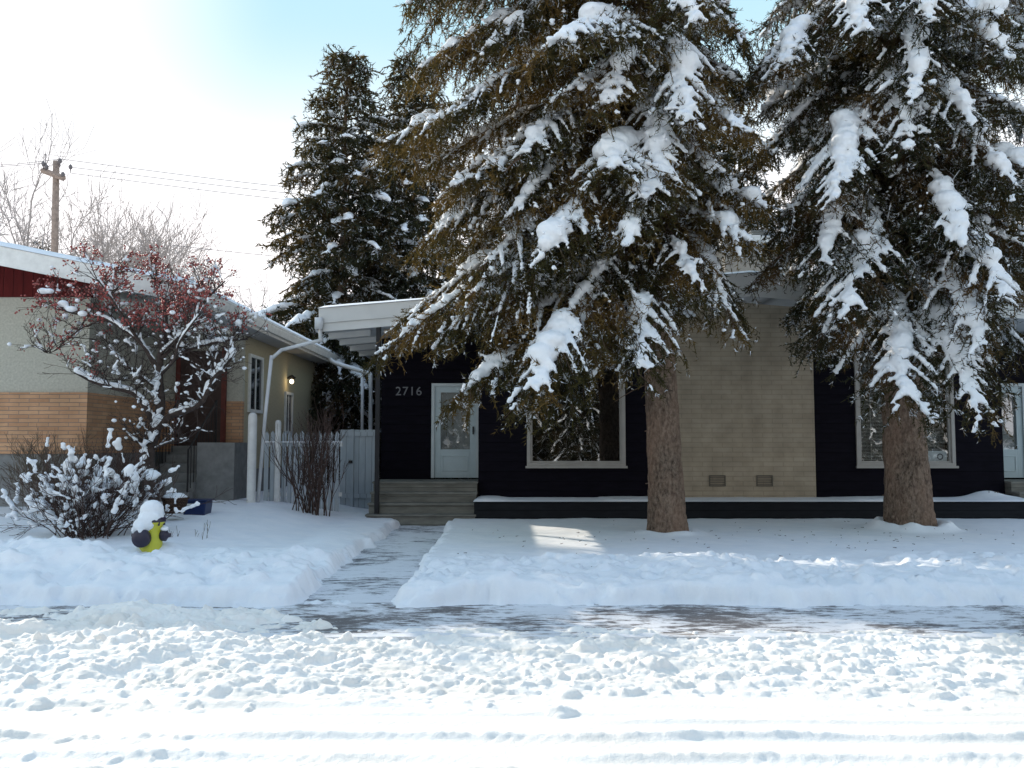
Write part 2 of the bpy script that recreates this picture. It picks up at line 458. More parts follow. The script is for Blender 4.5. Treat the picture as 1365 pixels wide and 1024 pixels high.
def walk_h(x, y):
    return .055 + .02 * (fbm(x * 3, y * 3, 61) - .5) + .012 * (fbm(x * 14, y * 30, 62) - .5)
mb = MB(); mb.add(*grid(lin(-30, 30, .06), lin(7.45, 8.98, .05), walk_h))
lone('sidewalk', mb, M['walk'], kind='structure', smooth=True)
def path_h(x, y): return .060 + .025 * sstep(9.0, 9.6, y) + .02 * (fbm(x * 4, y * 9, 65) - .5)
mb = MB(); mb.add(*grid(lin(PX0 - .25, PX1 + .25, .05), lin(8.97, 17.25, .05), path_h))
lone('garden_path', mb, M['path'], kind='structure', smooth=True)

# road: clods stamped on a fine grid
RX0, RX1, RY0, RY1, RS = -6.6, 6.6, 3.4, 8.6, .014
gx = np.arange(RX0, RX1, RS); gy = np.arange(RY0, RY1, RS)
GX, GY = np.meshgrid(gx, gy)
edge_fade = sstep(6.6, 6.1, abs(GX)) * sstep(3.4, 3.7, GY)
left = 1 - sstep(-2.4, -.6, GX + .6 * fbm(GX * .8, GY * .8, 70))
far_limit = 7.78 + left * .95 + .25 * (fbm(GX * 1.2, GY * 0 + 3, 71) - .5)
lump = sstep(5.55, 6.2, GY + .5 * (fbm(GX * .7, GY * .7, 72) - .5))
H = .03 + .045 * lump * (fbm(GX * 1.6, GY * 2.4, 73) - .3) + .085 * lump * (fbm(GX * 5, GY * 7, 75, 5) - .45) + .02 * lump * sstep(.52, .62, fbm(GX * 9, GY * 12, 77, 4))
H += left * lump * (.16 * np.clip(fbm(GX * 1.1, GY * 1.7, 79) - .42, 0, 1) * 2)
H += .02 * (fbm(GX * .35, GY * 4, 81) - .5)
# tyre ruts and the small ridges between them run along the street
for y0, w, a, s in ((5.62, .05, .035, 1), (5.30, .035, .012, 2), (5.02, .045, .04, 3), (4.72, .05, .03, 4), (4.52, .03, .02, 5), (4.33, .05, .02, 8), (5.45, .03, .012, 6), (6.05, .06, .02, 7)):
    yy = y0 + .07 * (fbm(GX * .25, GX * 0, 90 + s) - .5) + .03 * (fbm(GX * 1.4, GX * 0, 100 + s) - .5)
    m_ = np.clip(fbm(GX * .9, GX * 0 + s, 110 + s) * 2.6 - .8, .12, 1)
    H += a * m_ * np.exp(-((GY - yy) / w) ** 2) * (.5 + fbm(GX * 14, GY * 14, 120 + s, 3))
# tread blocks
tb = (1 - lump) * sstep(.45, .6, fbm(GX * .5, GY * 3.5, 131))
H += tb * .0035 * np.sin(GX * 75 + 5 * fbm(GX * 2, GY * 5, 5)) * np.sin(GY * 60 + 3 * fbm(GX, GY, 6)) * sstep(.35, .65, fbm(GX * 3, GY * 6, 8))
rc = np.random.default_rng(11)
def clod(cx, cy, r, hh):
    i0 = int((cx - r - RX0) / RS); i1 = int((cx + r - RX0) / RS) + 2
    j0 = int((cy - r - RY0) / RS); j1 = int((cy + r - RY0) / RS) + 2
    i0 = max(i0, 0); j0 = max(j0, 0)
    if i0 >= i1 or j0 >= j1: return
    sx = GX[j0:j1, i0:i1] - cx; sy = GY[j0:j1, i0:i1] - cy
    if sx.size == 0: return
    an = rc.uniform(0, 3.14); ca, sa = math.cos(an), math.sin(an)
    q = ((sx * ca + sy * sa) / r) ** 2 + ((-sx * sa + sy * ca) / (r * rc.uniform(.5, .95))) ** 2
    q = q * (.7 + .6 * vnoise(GX[j0:j1, i0:i1] * 22, GY[j0:j1, i0:i1] * 22, 7))
    H[j0:j1, i0:i1] += hh * np.clip(1 - q, 0, 1) ** .45
for _ in range(7000):
    y = rc.uniform(5.8, 7.6) if rc.random() < .72 else rc.uniform(3.6, 5.9)
    x = rc.uniform(RX0, RX1)
    if y < 5.8:                                 # only on the ridges
        y = rc.choice([5.62, 5.02, 4.72, 4.33, 5.5]) + rc.normal(0, .05)
        if vnoise(x * .8, y, 9) < .5: continue
    r = rc.lognormal(-4.1, .65); r = min(r, .10)
    clod(x, y, r, r * rc.uniform(.12, .45))
for _ in range(900):
    x = rc.uniform(RX0, -1.0); y = rc.uniform(6.6, 8.5); r = min(rc.lognormal(-3.4, .5), .15)
    clod(x, y, r, r * rc.uniform(.2, .5))
cut = sstep(-.05, .16, far_limit - GY)
H = np.where(GY > 7.3, H * cut - .02 * (1 - cut), H)
H = H * edge_fade + .03 * (1 - edge_fade)
mb = MB()
i = np.arange(len(gy) - 1)[:, None] * len(gx); j = np.arange(len(gx) - 1)[None]
m_ = len(gx)
mb.add(np.stack([GX, GY, H], -1).reshape(-1, 3), np.stack([i + j, i + j + 1, i + m_ + j + 1, i + m_ + j], -1).reshape(-1, 4))
ex = lambda x, y: .03 + .03 * (fbm(x * 2, y * 2, 140) - .5)
a0, a1 = gx[0] + .01, gx[-1] - .01; b0 = gy[0] + .01
mb.add(*grid(lin(-60, a0, .5), lin(-3, 7.55, .15), ex))
mb.add(*grid(lin(a1, 60, .5), lin(-3, 7.55, .15), ex))
mb.add(*grid(lin(a0, a1, .3), lin(-3, b0, .15), ex))
lone('road', mb, M['road'], kind='structure', smooth=True)

# pale kerb with its dark gutter showing where the plough has scraped
mb = MB(); mb.box(-30, 30, 7.42, 7.56, -.04, .062)
lone('kerb', mb, m_pavement('kerb_stone', (.3, 1, 1), .60, .72, (.20, .16, .13)), kind='structure')

g = np.random.default_rng(91); mb = MB(); n = 150
k = g.integers(0, 2, n); X = np.where(k == 0, T1[0], T2[0]) + g.normal(-.3, 1.9, n); Y = np.where(k == 0, 13.0, 13.6) + g.normal(0, 1.5, n)
ok = (X > -1) & (Y > 9.3) & (Y < 16.8); X, Y = X[ok], Y[ok]; Z = lawn_h(X, Y) + .006
for x, y, z in zip(X, Y, Z):
    a = g.uniform(0, 6.28); l = g.uniform(.015, .06); mb.tube([(x, y, z), (x + math.cos(a) * l, y + math.sin(a) * l, z + g.uniform(0, .015))], [.005, .003], 3, False)
lone('spruce_litter', mb, M['twig'], 'scattered dark needles and twig bits lying on the lawn snow under the spruces', 'litter', None, 'stuff')

# ------------------------------------------------------------------ trees
def seg_curve(A, B, arch, n=12, side=0.0):
    t = np.linspace(0, 1, n)[:, None]
    A = np.asarray(A, float); B = np.asarray(B, float)
    p = A + (B - A) * t
    p[:, 2] += (arch * 4 * t * (1 - t))[:, 0]
    h = (B - A)[:2]; h = h / (np.linalg.norm(h) + 1e-9)
    p[:, 0] += (-h[1] * side * np.sin(t * 3.1))[:, 0]; p[:, 1] += (h[0] * side * np.sin(t * 3.1))[:, 0]
    return p

class Spruce:
    def __init__(s, seed, nlen=.074, nwid=.0175, dens=1.0):
        s.g = np.random.default_rng(seed); s.needles = []; s.limbs = MB(); s.snow_c = []; s.snow_r = []
        s.nlen, s.nwid, s.dens = nlen, nwid, dens; s.speck = .34
    def bough(s, A, B, arch, width=.9, r0=.035, snow=None, hang=.24, bare=.12, dens=None, thin=1.0):
        g = s.g; dens = dens or s.dens
        P_ = seg_curve(A, B, arch, 14, g.uniform(-.12, .12) * np.linalg.norm(B - A) * .5)
        L = np.linalg.norm(np.diff(P_, axis=0), axis=1).sum()
        s.limbs.tube(P_, np.linspace(r0, .006, len(P_)), 5, False)
        hd = (B - A)[:2]; hd = np.array([hd[0], hd[1], 0]) / (np.linalg.norm(hd) + 1e-9); sd = np.array([-hd[1], hd[0], 0])
        ns = max(6, int(L / .075 * dens))
        tt = bare + (1 - bare) * (np.arange(ns) + g.uniform(0, 1, ns)) / ns
        def at(t):
            q = t * (len(P_) - 1); k = np.minimum(q.astype(int), len(P_) - 2); f = (q - k)[..., None]
            return P_[k] * (1 - f) + P_[k + 1] * f
        base = at(tt)
        tan = at(np.minimum(tt + .05, 1)) - at(np.minimum(tt + .05, 1) - .05); tan /= np.linalg.norm(tan, axis=1)[:, None] + 1e-9
        sgn = np.where(np.arange(ns) % 2 == 0, 1, -1) * g.uniform(.55, 1.1, ns)
        prof = np.clip(np.sin(np.pi * (.12 + .80 * tt)), .1, 1) * g.uniform(.55, 1.1, ns)
        sl = width * prof * np.clip(L / 3, .45, 1.1)
        d = tan * .75 + sd * sgn[:, None]; d /= np.linalg.norm(d, axis=1)[:, None]
        # secondary twigs: 4 points, drooping
        u = np.array([0, .33, .66, 1.0])
        sp = base[:, None] + d[:, None] * (sl[:, None] * u)[:, :, None]
        sp[:, :, 2] -= (sl[:, None] ** 1.3) * (u ** 2) * .42
        for k in range(ns):
            if sl[k] > .25: s.limbs.tube(sp[k], np.array([.009, .007, .005, .003]) * 1.1, 3, False)
        # tertiary shoots
        nt = max(3, int(width / .075 * dens))
        w = (np.arange(nt)[None] + g.uniform(0, 1, (ns, nt))) / nt
        keep = (g.uniform(0, 1, (ns, nt)) < np.clip(sl[:, None] / width * 1.3, .15, 1) * thin)
        q = w * 3; k = np.minimum(q.astype(int), 2); f = (q - k)[..., None]
        ii = np.arange(ns)[:, None]
        tb_ = sp[ii, k] * (1 - f) + sp[ii, k + 1] * f
        tb_ = tb_[keep]; dd = np.repeat(d[:, None], nt, 1)[keep]
        n = len(tb_)
        if n:
            hl = hang * g.uniform(.35, 1.15, n)
            td = dd * g.uniform(.0, .75, n)[:, None] + np.array([0, 0, -1.0]) * g.uniform(.15, 1.1, n)[:, None] + g.normal(0, .38, (n, 3))
            td /= np.linalg.norm(td, axis=1)[:, None]
            nn = max(4, int(hang / .022 * dens))
            e = (np.arange(nn)[None] + g.uniform(0, 1, (n, nn))) / nn
            c = tb_[:, None] + td[:, None] * (hl[:, None] * e)[:, :, None]
            nd = td[:, None] * .55 + g.normal(0, .55, (n, nn, 3)); nd /= np.linalg.norm(nd, axis=2)[..., None]
            sw = np.cross(nd, g.normal(0, 1, (n, nn, 3))); sw /= np.linalg.norm(sw, axis=2)[..., None] + 1e-9
            ln = s.nlen * g.uniform(.7, 1.3, (n, nn, 1)); wd = s.nwid
            s.needles.append(np.stack([c - sw * wd * .5, c + sw * wd * .5, c + nd * ln], 2).reshape(-1, 3))
            # shoot core
            cw = np.cross(td, g.normal(0, 1, (n, 3))); cw /= np.linalg.norm(cw, axis=1)[:, None] + 1e-9
            s.needles.append(np.stack([tb_ - cw * s.nwid * .6, tb_ + cw * s.nwid * .6, tb_ + td * hl[:, None]], 1).reshape(-1, 3))
        for k in range(ns):
            if s.speck and g.random() < s.speck and sl[k] > .2:
                u_ = g.uniform(.3, 1.0); m = g.integers(2, 6); uu = np.clip(u_ + np.arange(m) * .06 / sl[k], 0, 1) * 3
                kk = np.minimum(uu.astype(int), 2); ff = (uu - kk)[:, None]
                c = sp[k][kk] * (1 - ff) + sp[k][kk + 1] * ff; r2 = g.uniform(.02, .045) * g.uniform(.7, 1.1, m) * min(s.nlen / .074, 1.25)
                c[:, 2] += r2 * .4; s.snow_c.append(c); s.snow_r.append(np.stack([r2 * 1.25, r2 * 1.25, r2 * .8], 1))
        # snow pads that follow the upper surface of the fan
        if snow:
            for (t0, t1, th) in snow:
                m = max(2, int((t1 - t0) * L / (.4 * th)))
                ts = t0 + (t1 - t0) * (np.arange(m) + g.uniform(0, 1, m)) / m
                edge = np.clip(np.minimum(ts - t0, t1 - ts) / (t1 - t0) * 4, .35, 1)
                rr = th * edge * g.uniform(.65, 1.2, m)
                rr = rr * (.25 + 1.15 * sstep(.30, .62, vnoise(ts * L * 3.1, ts * 0 + len(s.snow_c), 3)))
                c = at(ts); c[:, 2] += rr * .45
                c[:, :2] += g.normal(0, th * .3, (m, 2))
                kp = g.random(m) > .15
                s.snow_c.append(c[kp]); s.snow_r.append(np.stack([rr * 1.25, rr * 1.25, rr * .85], 1)[kp])
                nc = int(m * 1.3); q_ = g.integers(0, m, nc); r3 = g.uniform(.018, .038, nc) * min(s.nlen / .074, 1.25)
                s.snow_c.append(c[q_] + g.normal(0, 1, (nc, 3)) * np.array([1, 1, .35]) * (rr[q_] * 1.5 + .03)[:, None]); s.snow_r.append(np.stack([r3, r3, r3 * .8], 1))
                if th > .055:
                    for k in range(ns):
                        if not (t0 < tt[k] < t1) or g.random() < .12: continue
                        ext = g.uniform(.2, 1.0) * min(1.05, th / .085)
                        mm = max(2, int(sl[k] * ext / (.42 * th)))
                        uu = np.linspace(0.05, ext, mm)
                        qq = uu * 3; kk = np.minimum(qq.astype(int), 2); ff = (qq - kk)[:, None]
                        c = sp[k][kk] * (1 - ff) + sp[k][kk + 1] * ff
                        r2 = th * .66 * (1 - uu / max(ext, .01) * .45) * g.uniform(.6, 1.2, mm) * g.uniform(.5, 1.15)
                        c[:, 2] += r2 * .35
                        s.snow_c.append(c); s.snow_r.append(np.stack([r2 * 1.1, r2 * 1.1, r2 * .8], 1))
    def build(s, root, trunk_pts, trunk_r, nm, bark, voxel=.035, sides=20, disp=.02):
        tr = MB()
        if voxel < .05:                     # near trunks: scaly surface and root flare
            n_ = 260; t_ = np.linspace(0, 1, n_) ** 1.6; o_ = np.linspace(0, 1, len(trunk_pts))
            pts = np.stack([np.interp(t_, o_, trunk_pts[:, k]) for k in range(3)], 1); rad = np.interp(t_, o_, trunk_r)
            sd_ = 72; tr.tube(pts, rad, sd_); V = tr.v[0].reshape(n_, sd_, 3); C_ = pts[:, None]
            zz_ = (pts[:, 2] - pts[0, 2])[:, None]; an = (np.arange(sd_) * 2 * math.pi / sd_)[None]
            cx_ = np.cos(an) * 3.1; cy_ = np.sin(an) * 3.1
            pl8 = fbm(cx_ * 3 + 40, cy_ * 3 + zz_ * 9, 7, 3) * .6 + sstep(.4, .6, fbm(cx_ * 1.6 + 9 + zz_ * .5, cy_ * 1.6 + zz_ * 5, 17, 3)) * .4
            k_ = 1 + (pl8 - .5) * .13 + .16 * np.exp(-zz_ / .28) * (np.sin(an * 5 + 1) * .5 + np.sin(an * 3) * .5)
            tr.v[0] = (C_ + (V - C_) * k_[:, :, None]).reshape(-1, 3)
            for q_ in range(26):            # dead stubs and knots
                ii_ = s.g.integers(8, 150); a_ = s.g.uniform(0, 6.28); dd_ = np.array([math.cos(a_), math.sin(a_), -.15]); p_ = pts[ii_] + dd_ * rad[ii_] * .9
                tr.tube([p_, p_ + dd_ * s.g.uniform(.04, .14)], [.02, .008], 5)
        else:
            tr.tube(trunk_pts, trunk_r, sides)
        part('trunk', tr, bark, root, True)
        part('limbs', s.limbs, M['limb'], root, True)
        cm = MB(); cm.tris(np.concatenate(s.needles)); part('crown', cm, nm, root)
        sm = MB(); sm.blobs(np.concatenate(s.snow_c), np.concatenate(s.snow_r))
        o = part('snow_load', sm, M['snow'], root, True, kind='stuff'); snow_mods(o, voxel, 3, disp)
        print(root.name, 'tris', sum(len(a) for a in s.needles) // 3, 'blobs', sum(len(a) for a in s.snow_c))

def trunk_curve(base, top, wob, seed, n=26):
    t = np.linspace(0, 1, n)[:, None]
    p = np.asarray(base) * (1 - t) + np.asarray(top) * t
    p[:, 0] += wob * (vnoise(t[:, 0] * 5, t[:, 0] * 0 + seed, 3) - .5) * 2 * t[:, 0]
    p[:, 1] += wob * (vnoise(t[:, 0] * 5, t[:, 0] * 0 + seed + 9, 3) - .5) * 2 * t[:, 0]
    return p

def on_trunk(tp, z):
    return np.array([np.interp(z, tp[:, 2], tp[:, 0]), np.interp(z, tp[:, 2], tp[:, 1]), z])

def big_spruce(root_label, base, leanx, H, r_base, radfun, z0, drop, manual, seed, nm, skip=None, group=None, step=.10):
    root = thing('spruce_tree', base, root_label, 'tree', group)
    s = Spruce(seed); g = s.g
    tp = trunk_curve(base - np.array([0, 0, .25]), base + np.array([leanx, 0, H]), .07, seed)
    zz = (tp[:, 2] - base[2])
    tr = r_base * (1 - np.clip(zz / H, 0, 1)) ** .85 * .82 + .02 + r_base * .22 * np.exp(-np.clip(zz + .25, 0, 9) / .45)
    # manual boughs seen in the photograph
    for (px, py, Y, za, wd, sn, ar) in manual:
        B = P(px, py, Y - .35); A = on_trunk(tp, P(px, za, base[1])[2])
        s.bough(A, B, ar * np.linalg.norm(B - A), wd * 1.65, .045, [(a_, b_, c_ * .84) for a_, b_, c_ in sn], .34)
    z = z0; az = 0.0
    while z < H - .3:
        lod = z > 10.8
        az += 2.399963 + g.uniform(-.5, .5)
        Rr = radfun(az % (2 * math.pi), z) * g.uniform(.72, 1.08)
        A = on_trunk(tp, base[2] + z)
        dr = drop(z) * g.uniform(.75, 1.2)
        B = A + np.array([math.cos(az) * Rr, math.sin(az) * Rr, -Rr * dr])
        if B[2] < 2.35: B[2] = 2.35 + g.uniform(0, .3)
        z += step * g.uniform(.6, 1.4) * (2.0 if lod else 1)
        if skip and skip(A, B, g): continue
        sn = []
        if Rr > .8:
            sn.append((.25, .97, g.uniform(.022, .04)))
            if g.random() < .9:
                c = g.uniform(.45, .9); w = g.uniform(.16, .34); sn.append((max(.15, c - w), min(1, c + w), g.uniform(.08, .14)))
        s.bough(A, B, g.uniform(.02, .16) * Rr, g.uniform(.85, 1.2), .028 + .006 * Rr, sn, .32, dens=None if not lod else .4)
    # short dead stubs on the bare lower trunk
    for k in range(16):
        zt = g.uniform(1.2, z0 + .6); a = g.uniform(0, 6.28); A = on_trunk(tp, base[2] + zt)
        l = g.uniform(.35, 1.0); B = A + np.array([math.cos(a) * l, math.sin(a) * l, -l * .45])
        if zt > 2.5: s.limbs.tube(seg_curve(A, B, .05, 6), np.linspace(.014, .004, 6), 4, False)
    s.build(root, tp, tr, nm, M['sbark'], .027, disp=.04)
    return root

def lerp_ang(az, keys):
    """keys: radius at 0 right, 90 back, 180 left, 270 front"""
    k = az / (math.pi / 2); i = int(k) % 4; f = k - int(k); f = f * f * (3 - 2 * f)
    return keys[i] * (1 - f) + keys[(i + 1) % 4] * f

def rad1(az, z):
    b = lerp_ang(az, (1.6, 2.8, 4.6, 2.5))
    return b * (np.interp(z, [4, 6, 9.5, 12, 17], [.62, 1, .98, .62, .08]))
def drop1(z): return float(np.interp(z, [4, 6.5, 9, 12, 16], [.5, .60, .36, .15, -.1]))
def skip1(A, B, g):
    # keep the view on the upper trunk fairly open, as in the photograph
    d = B - A; a = math.degrees(math.atan2(d[1], d[0]))
    return (-100 < a < -62) and g.random() < .55
man1 = [
    (872, 262, 12.3, 70, .55, [(.35, .98, .115), (.2, .9, .06)], .05),
    (722, 345, 12.2, 150, .60, [(.72, 1., .135), (.3, .75, .06)], .06),
    (592, 445, 13.2, 215, .80, [(.45, .98, .10), (.2, .6, .05)], .03),
    (650, 430, 12.9, 215, .60, [(.5, .97, .085)], .05),
    (712, 512, 11.9, 320, .75, [(.70, 1., .13), (.35, .7, .06)], .10),
    (852, 500, 12.2, 330, .60, [(.55, .97, .11)], .10),
    (508, 195, 13.9, 40, .75, [(.55, 1., .10), (.2, .6, .05)], .05),
    (556, 178, 13.0, 20, .7, [(.6, .98, .085)], .04),
    (832, 330, 12.2, 190, .45, [(.6, 1., .09)], .06),
    (918, 160, 12.4, 0, .55, [(.45, 1., .14)], .08),
    (980, 440, 13.4, 250, .60, [(.35, .9, .09)], .08),
    (502, 472, 13.6, 235, .70, [(.55, 1., .055)], .02),
    (612, 528, 12.8, 360, .8, [(.6, 1., .075)], .06),
    (560, 325, 13.6, 120, .8, [(.55, .97, .09)], .02),
    (668, 300, 12.8, 110, .55, [(.55, .95, .08)], .04),
    (800, 150, 12.3, -20, .5, [(.5, .98, .12)], .06),
    (930, 30, 12.3, -120, .55, [(.5, 1., .12)], .06),
    (640, 70, 13.0, -80, .7, [(.35, .95, .09)], .03),
    (690, 215, 12.6, 60, .7, [(.4, .95, .10)], .03),
    (640, 360, 12.9, 180, .7, [(.4, .95, .10)], .03),
    (600, 245, 13.3, 100, .7, [(.4, .97, .09)], .03),
    (560, 90, 13.6, -60, .7, [(.55, 1., .09)], .03),
    (545, 5, 13.6, -110, .8, [(.5, .9, .05)], .0),
    (770, 452, 12.6, 270, .7, [(.5, .95, .09)], .05),
    (690, 545, 12.6, 400, .7, [(.5, .9, .05)], .08),
    (1000, 190, 13.8, 40, .7, [(.5, .95, .07)], .05),
    (1002, 325, 13.8, 190, .6, [(.5, .95, .07)], .05),
    (1000, 60, 13.8, -60, .7, [(.5, .95, .08)], .05),
    (940, 400, 12.6, 270, .5, [(.5, .95, .07)], .06),
]
big_spruce('tall snow-laden spruce with golden left boughs, its trunk before the tan brick wall', T1, -.62, 17, .33, rad1, 4.2, drop1, man1, 21, M['needle'], skip1, 'big spruces on the front lawn')

def rad2(az, z):
    b = lerp_ang(az, (3.1, 2.6, 2.35, 2.0))
    return b * (np.interp(z, [4, 5.5, 9.5, 12, 17], [.7, 1, 1.05, .7, .08]))
def drop2(z): return float(np.interp(z, [4, 6.5, 9, 12, 16], [.62, .6, .45, .2, -.1]))
man2 = [
    (1306, 560, 12.9, 330, .65, [(.45, 1., .125), (.2, .5, .07)], .12),
    (1205, 540, 13.0, 350, .70, [(.40, .98, .12)], .12),
    (1112, 265, 12.9, 60, .65, [(.50, 1., .135)], .06),
    (1122, 425, 13.0, 200, .65, [(.50, 1., .125)], .06),
    (1100, 350, 13.3, 180, .60, [(.5, 1., .09)], .05),
    (1040, 95, 13.2, -60, .60, [(.45, .95, .12)], .04),
    (1210, 200, 12.9, 20, .55, [(.45, 1., .11)], .08),
    (1225, 125, 12.8, -60, .5, [(.5, 1., .10)], .06),
    (1300, 165, 13.0, 0, .6, [(.5, 1., .10)], .06),
    (1285, 330, 12.8, 150, .55, [(.6, 1., .12)], .08),
    (1345, 400, 12.8, 230, .65, [(.55, 1., .13)], .08),
    (1310, 460, 12.9, 260, .5, [(.6, 1., .11)], .08),
    (1355, 250, 13.2, 90, .6, [(.5, 1., .11)], .06),
    (1085, 470, 13.6, 290, .55, [(.5, .9, .04)], .05),
    (1350, 80, 13.0, -80, .6, [(.5, 1., .11)], .04),
    (1003, 380, 14.3, 250, .5, [], .08),
    (1020, 330, 14.5, 215, .5, [], .08),
    (1000, 110, 13.9, -60, .7, [(.5, .95, .05)], .05),
    (1012, 210, 14.2, 60, .7, [(.5, .95, .05)], .05),
    (1035, 300, 14.0, 160, .5, [(.6, .9, .04)], .05),
    (1150, 40, 12.9, -120, .6, [(.5, 1., .10)], .04),
    (1245, 30, 12.9, -120, .6, [(.5, 1., .10)], .04),
]
def skip2(A, B, g):
    d = B - A; a = math.degrees(math.atan2(d[1], d[0]))
    return (-105 < a < -70) and g.random() < .5
big_spruce('thick-trunked spruce hung with white snow clumps, standing before the blinds window', T2, -.35, 17, .43, rad2, 4.0, drop2, man2, 33, M['needle2'], skip2, 'big spruces on the front lawn')

def far_spruce(seed, H, Rb, z0=.9):
    root = thing('spruce_tree', (0, 0, 0), 'x', 'tree', 'tall spruces behind the houses')
    s = Spruce(seed, .18, .05, .45); g = s.g
    tp = trunk_curve(np.array([0, 0, -.3]), np.array([0, 0, H]), .1, seed)
    zz = tp[:, 2]
    z = z0; az = 0
    while z < H - .1:
        az += 2.399963 + g.uniform(-.4, .4)
        f = 1 - z / H
        Rr = (Rb * min(1, (f * 1.2) ** .85) * g.uniform(.45, 1.25) + .3 + .3 * min(1, f * 9)) * (1 if z > 3 else .85)
        A = on_trunk(tp, z)
        dr = np.interp(z / H, [0, .5, .85, 1], [.42, .25, 0, -.7]) * g.uniform(.7, 1.3)
        B = A + np.array([math.cos(az) * Rr, math.sin(az) * Rr, -Rr * dr])
        sn = []
        if Rr > .7 and z < H * .86:
            sn.append((.3, .97, g.uniform(.03, .06)))
            if g.random() < .8: c = g.uniform(.5, .9); sn.append((c - .2, min(1, c + .2), g.uniform(.05, .09)))
        s.bough(A, B, .1 * Rr, 1.35, .04, sn, .5)
        z += .085 * g.uniform(.4, 1.6)
    s.build(root, tp, .25 * (1 - np.clip(zz / (H + .3), 0, 1)) + .02, M['needleb'], M['sbark'], .07, 10, .03)
    return root
fs = far_spruce(5, 15.3, 3.6)
spots = [
    (fs, -5.55, 28.0, .955, 0, 'dark spruce rising behind the red-trimmed house, the left and taller of the twin tops'),
    (None, -3.4, 29.5, .985, 2.1, 'dark spruce behind the porch roof, the right and slightly lower of the twin tops'),
    (None, -31.2, 43.5, 1.15, 3.0, 'very tall unseen spruce, added far off to the left to shade the front lawn'),  # added out of view, its shadow keeps the sun off the lawn
    (None, 13.6, 26.5, .95, 4.0, 'spruce behind the duplex at the right edge, seen past the thick-trunked spruce'),
    (None, 6.4, 27.5, .92, 1.1, 'spruce behind the duplex, glimpsed between the two front lawn spruces'),
]
for (o, x, y, sc, rz, lab) in spots:
    c = o if o else copy_tree(fs)
    c.location = (x, y, 0); c.scale = (sc, sc, sc); c.rotation_euler = (0, 0, rz); c['label'] = lab
    if x < -20: c.scale = (1.35, 1.35, 1.60)
# across the street, behind the photographer: what the window panes reflect
for k, (x, y, sc, lab) in enumerate((
        (-3.4, -10.5, .8, 'spruce across the street, mirrored in the glass of the pale door'),
        (.6, -12, .8, 'spruce across the street, left of the one mirrored in the picture window'),
        (3.6, -10.5, .66, 'snowy spruce across the street, mirrored in the middle of the picture window'),
        (6.8, -12.5, .85, 'tall spruce across the street, between the ones mirrored in the two left windows'),
        (14.8, -11.5, .75, 'spruce across the street, just left of the one mirrored in the blinds window'),
        (18.2, -10.5, .68, 'snowy spruce across the street, mirrored in the blinds window'),
        (21.6, -12.0, .8, 'spruce across the street, second from the right of its row'),
        (25.2, -11.5, .85, 'spruce across the street, rightmost of the row behind the photographer'))):
    c = copy_tree(fs); c.location = (x, y, 0); c.scale = (sc, sc, sc); c.rotation_euler = (0, 0, k * 1.3); c['label'] = lab; c['group'] = 'spruces across the street'

# ------------------------------------------------------------------ bare branching growth
def grow(mb, p, d, L, r, depth, g, spread=.5, up=.15, minr=.004, tips=None, shrink=.72, kids=(2, 3), sides=5, wob=.25):
    n = max(3, int(L / .18)) if depth > 0 else 3
    pts = [np.array(p, float)]; dd = np.array(d, float)
    for k in range(n):
        dd = dd + g.normal(0, wob / n ** .5, 3) + np.array([0, 0, up / n]); dd /= np.linalg.norm(dd)
        pts.append(pts[-1] + dd * L / n)
    pts = np.array(pts)
    mb.tube(pts, np.linspace(r, max(minr, r * .62), len(pts)), sides if r > .02 else 3, False)
    if tips is not None: tips.append((pts, r, depth))
    if depth <= 0: return
    nk = g.integers(kids[0], kids[1] + 1)
    for k in range(nk + 1):
        t = 1.0 if k == 0 else g.uniform(.35, .95)
        q = t * (len(pts) - 1); i = min(int(q), len(pts) - 2); pp = pts[i] + (pts[i + 1] - pts[i]) * (q - i)
        nd = dd + g.normal(0, spread, 3) * (.5 if k == 0 else 1); nd /= np.linalg.norm(nd)
        grow(mb, pp, nd, L * shrink * g.uniform(.75, 1.15), max(minr, r * (.62 if k == 0 else .5)), depth - 1, g, spread, up, minr, tips, shrink, kids, sides, wob)

def bare_tree(name, x, y, H, label, seed, r=.14, spread=.55, up=.3, depth=6, lean=(0, 0), trunk_frac=.26, mat='farbark', shrink=.75, kids=(2, 3), minr=.010, group='bare trees beyond the red-trimmed house'):
    g = np.random.default_rng(seed)
    o = thing(name, (x, y, 0), label, 'tree', group)
    tr = MB(); h = H * trunk_frac
    tp = np.array([[x, y, -.2], [x + lean[0] * .5, y, h * .5], [x + lean[0], y + lean[1], h]])
    tr.tube(tp, [r * 1.1, r, r * .85], 8); part('trunk', tr, M[mat], o, True)
    cr = MB()
    for k in range(4):
        a = k * 1.7 + g.uniform(0, 1); d = np.array([math.cos(a) * .55, math.sin(a) * .55, 1]); d /= np.linalg.norm(d)
        grow(cr, tp[-1], d, (H - h) * .36, r * .6, depth - 1, g, spread, up, minr, None, shrink, kids)
    part('crown', cr, M[mat], o, True)
    return o
q = P(18, 300, 34); bare_tree('bare_tree', q[0], 34, 14.0, 'leafless forked tree at the left edge, left of the utility pole', 3, .17, .5, .35)
q = P(150, 300, 35); bare_tree('bare_tree', q[0], 35, 12.6, 'wide leafless tree just right of the utility pole', 4, .15, .6, .25)
q = P(205, 300, 33); bare_tree('bare_tree', q[0], 33, 9.6, 'low leafless tree behind the gable roof, above the crabapple', 8, .12, .6, .25, 5)
q = P(372, 420, 33); bare_tree('bare_tree', q[0], 33, 7.4, 'thin pale leafless tree showing over the gutter beside the dark spruces', 9, .09, .6, .25, 5)
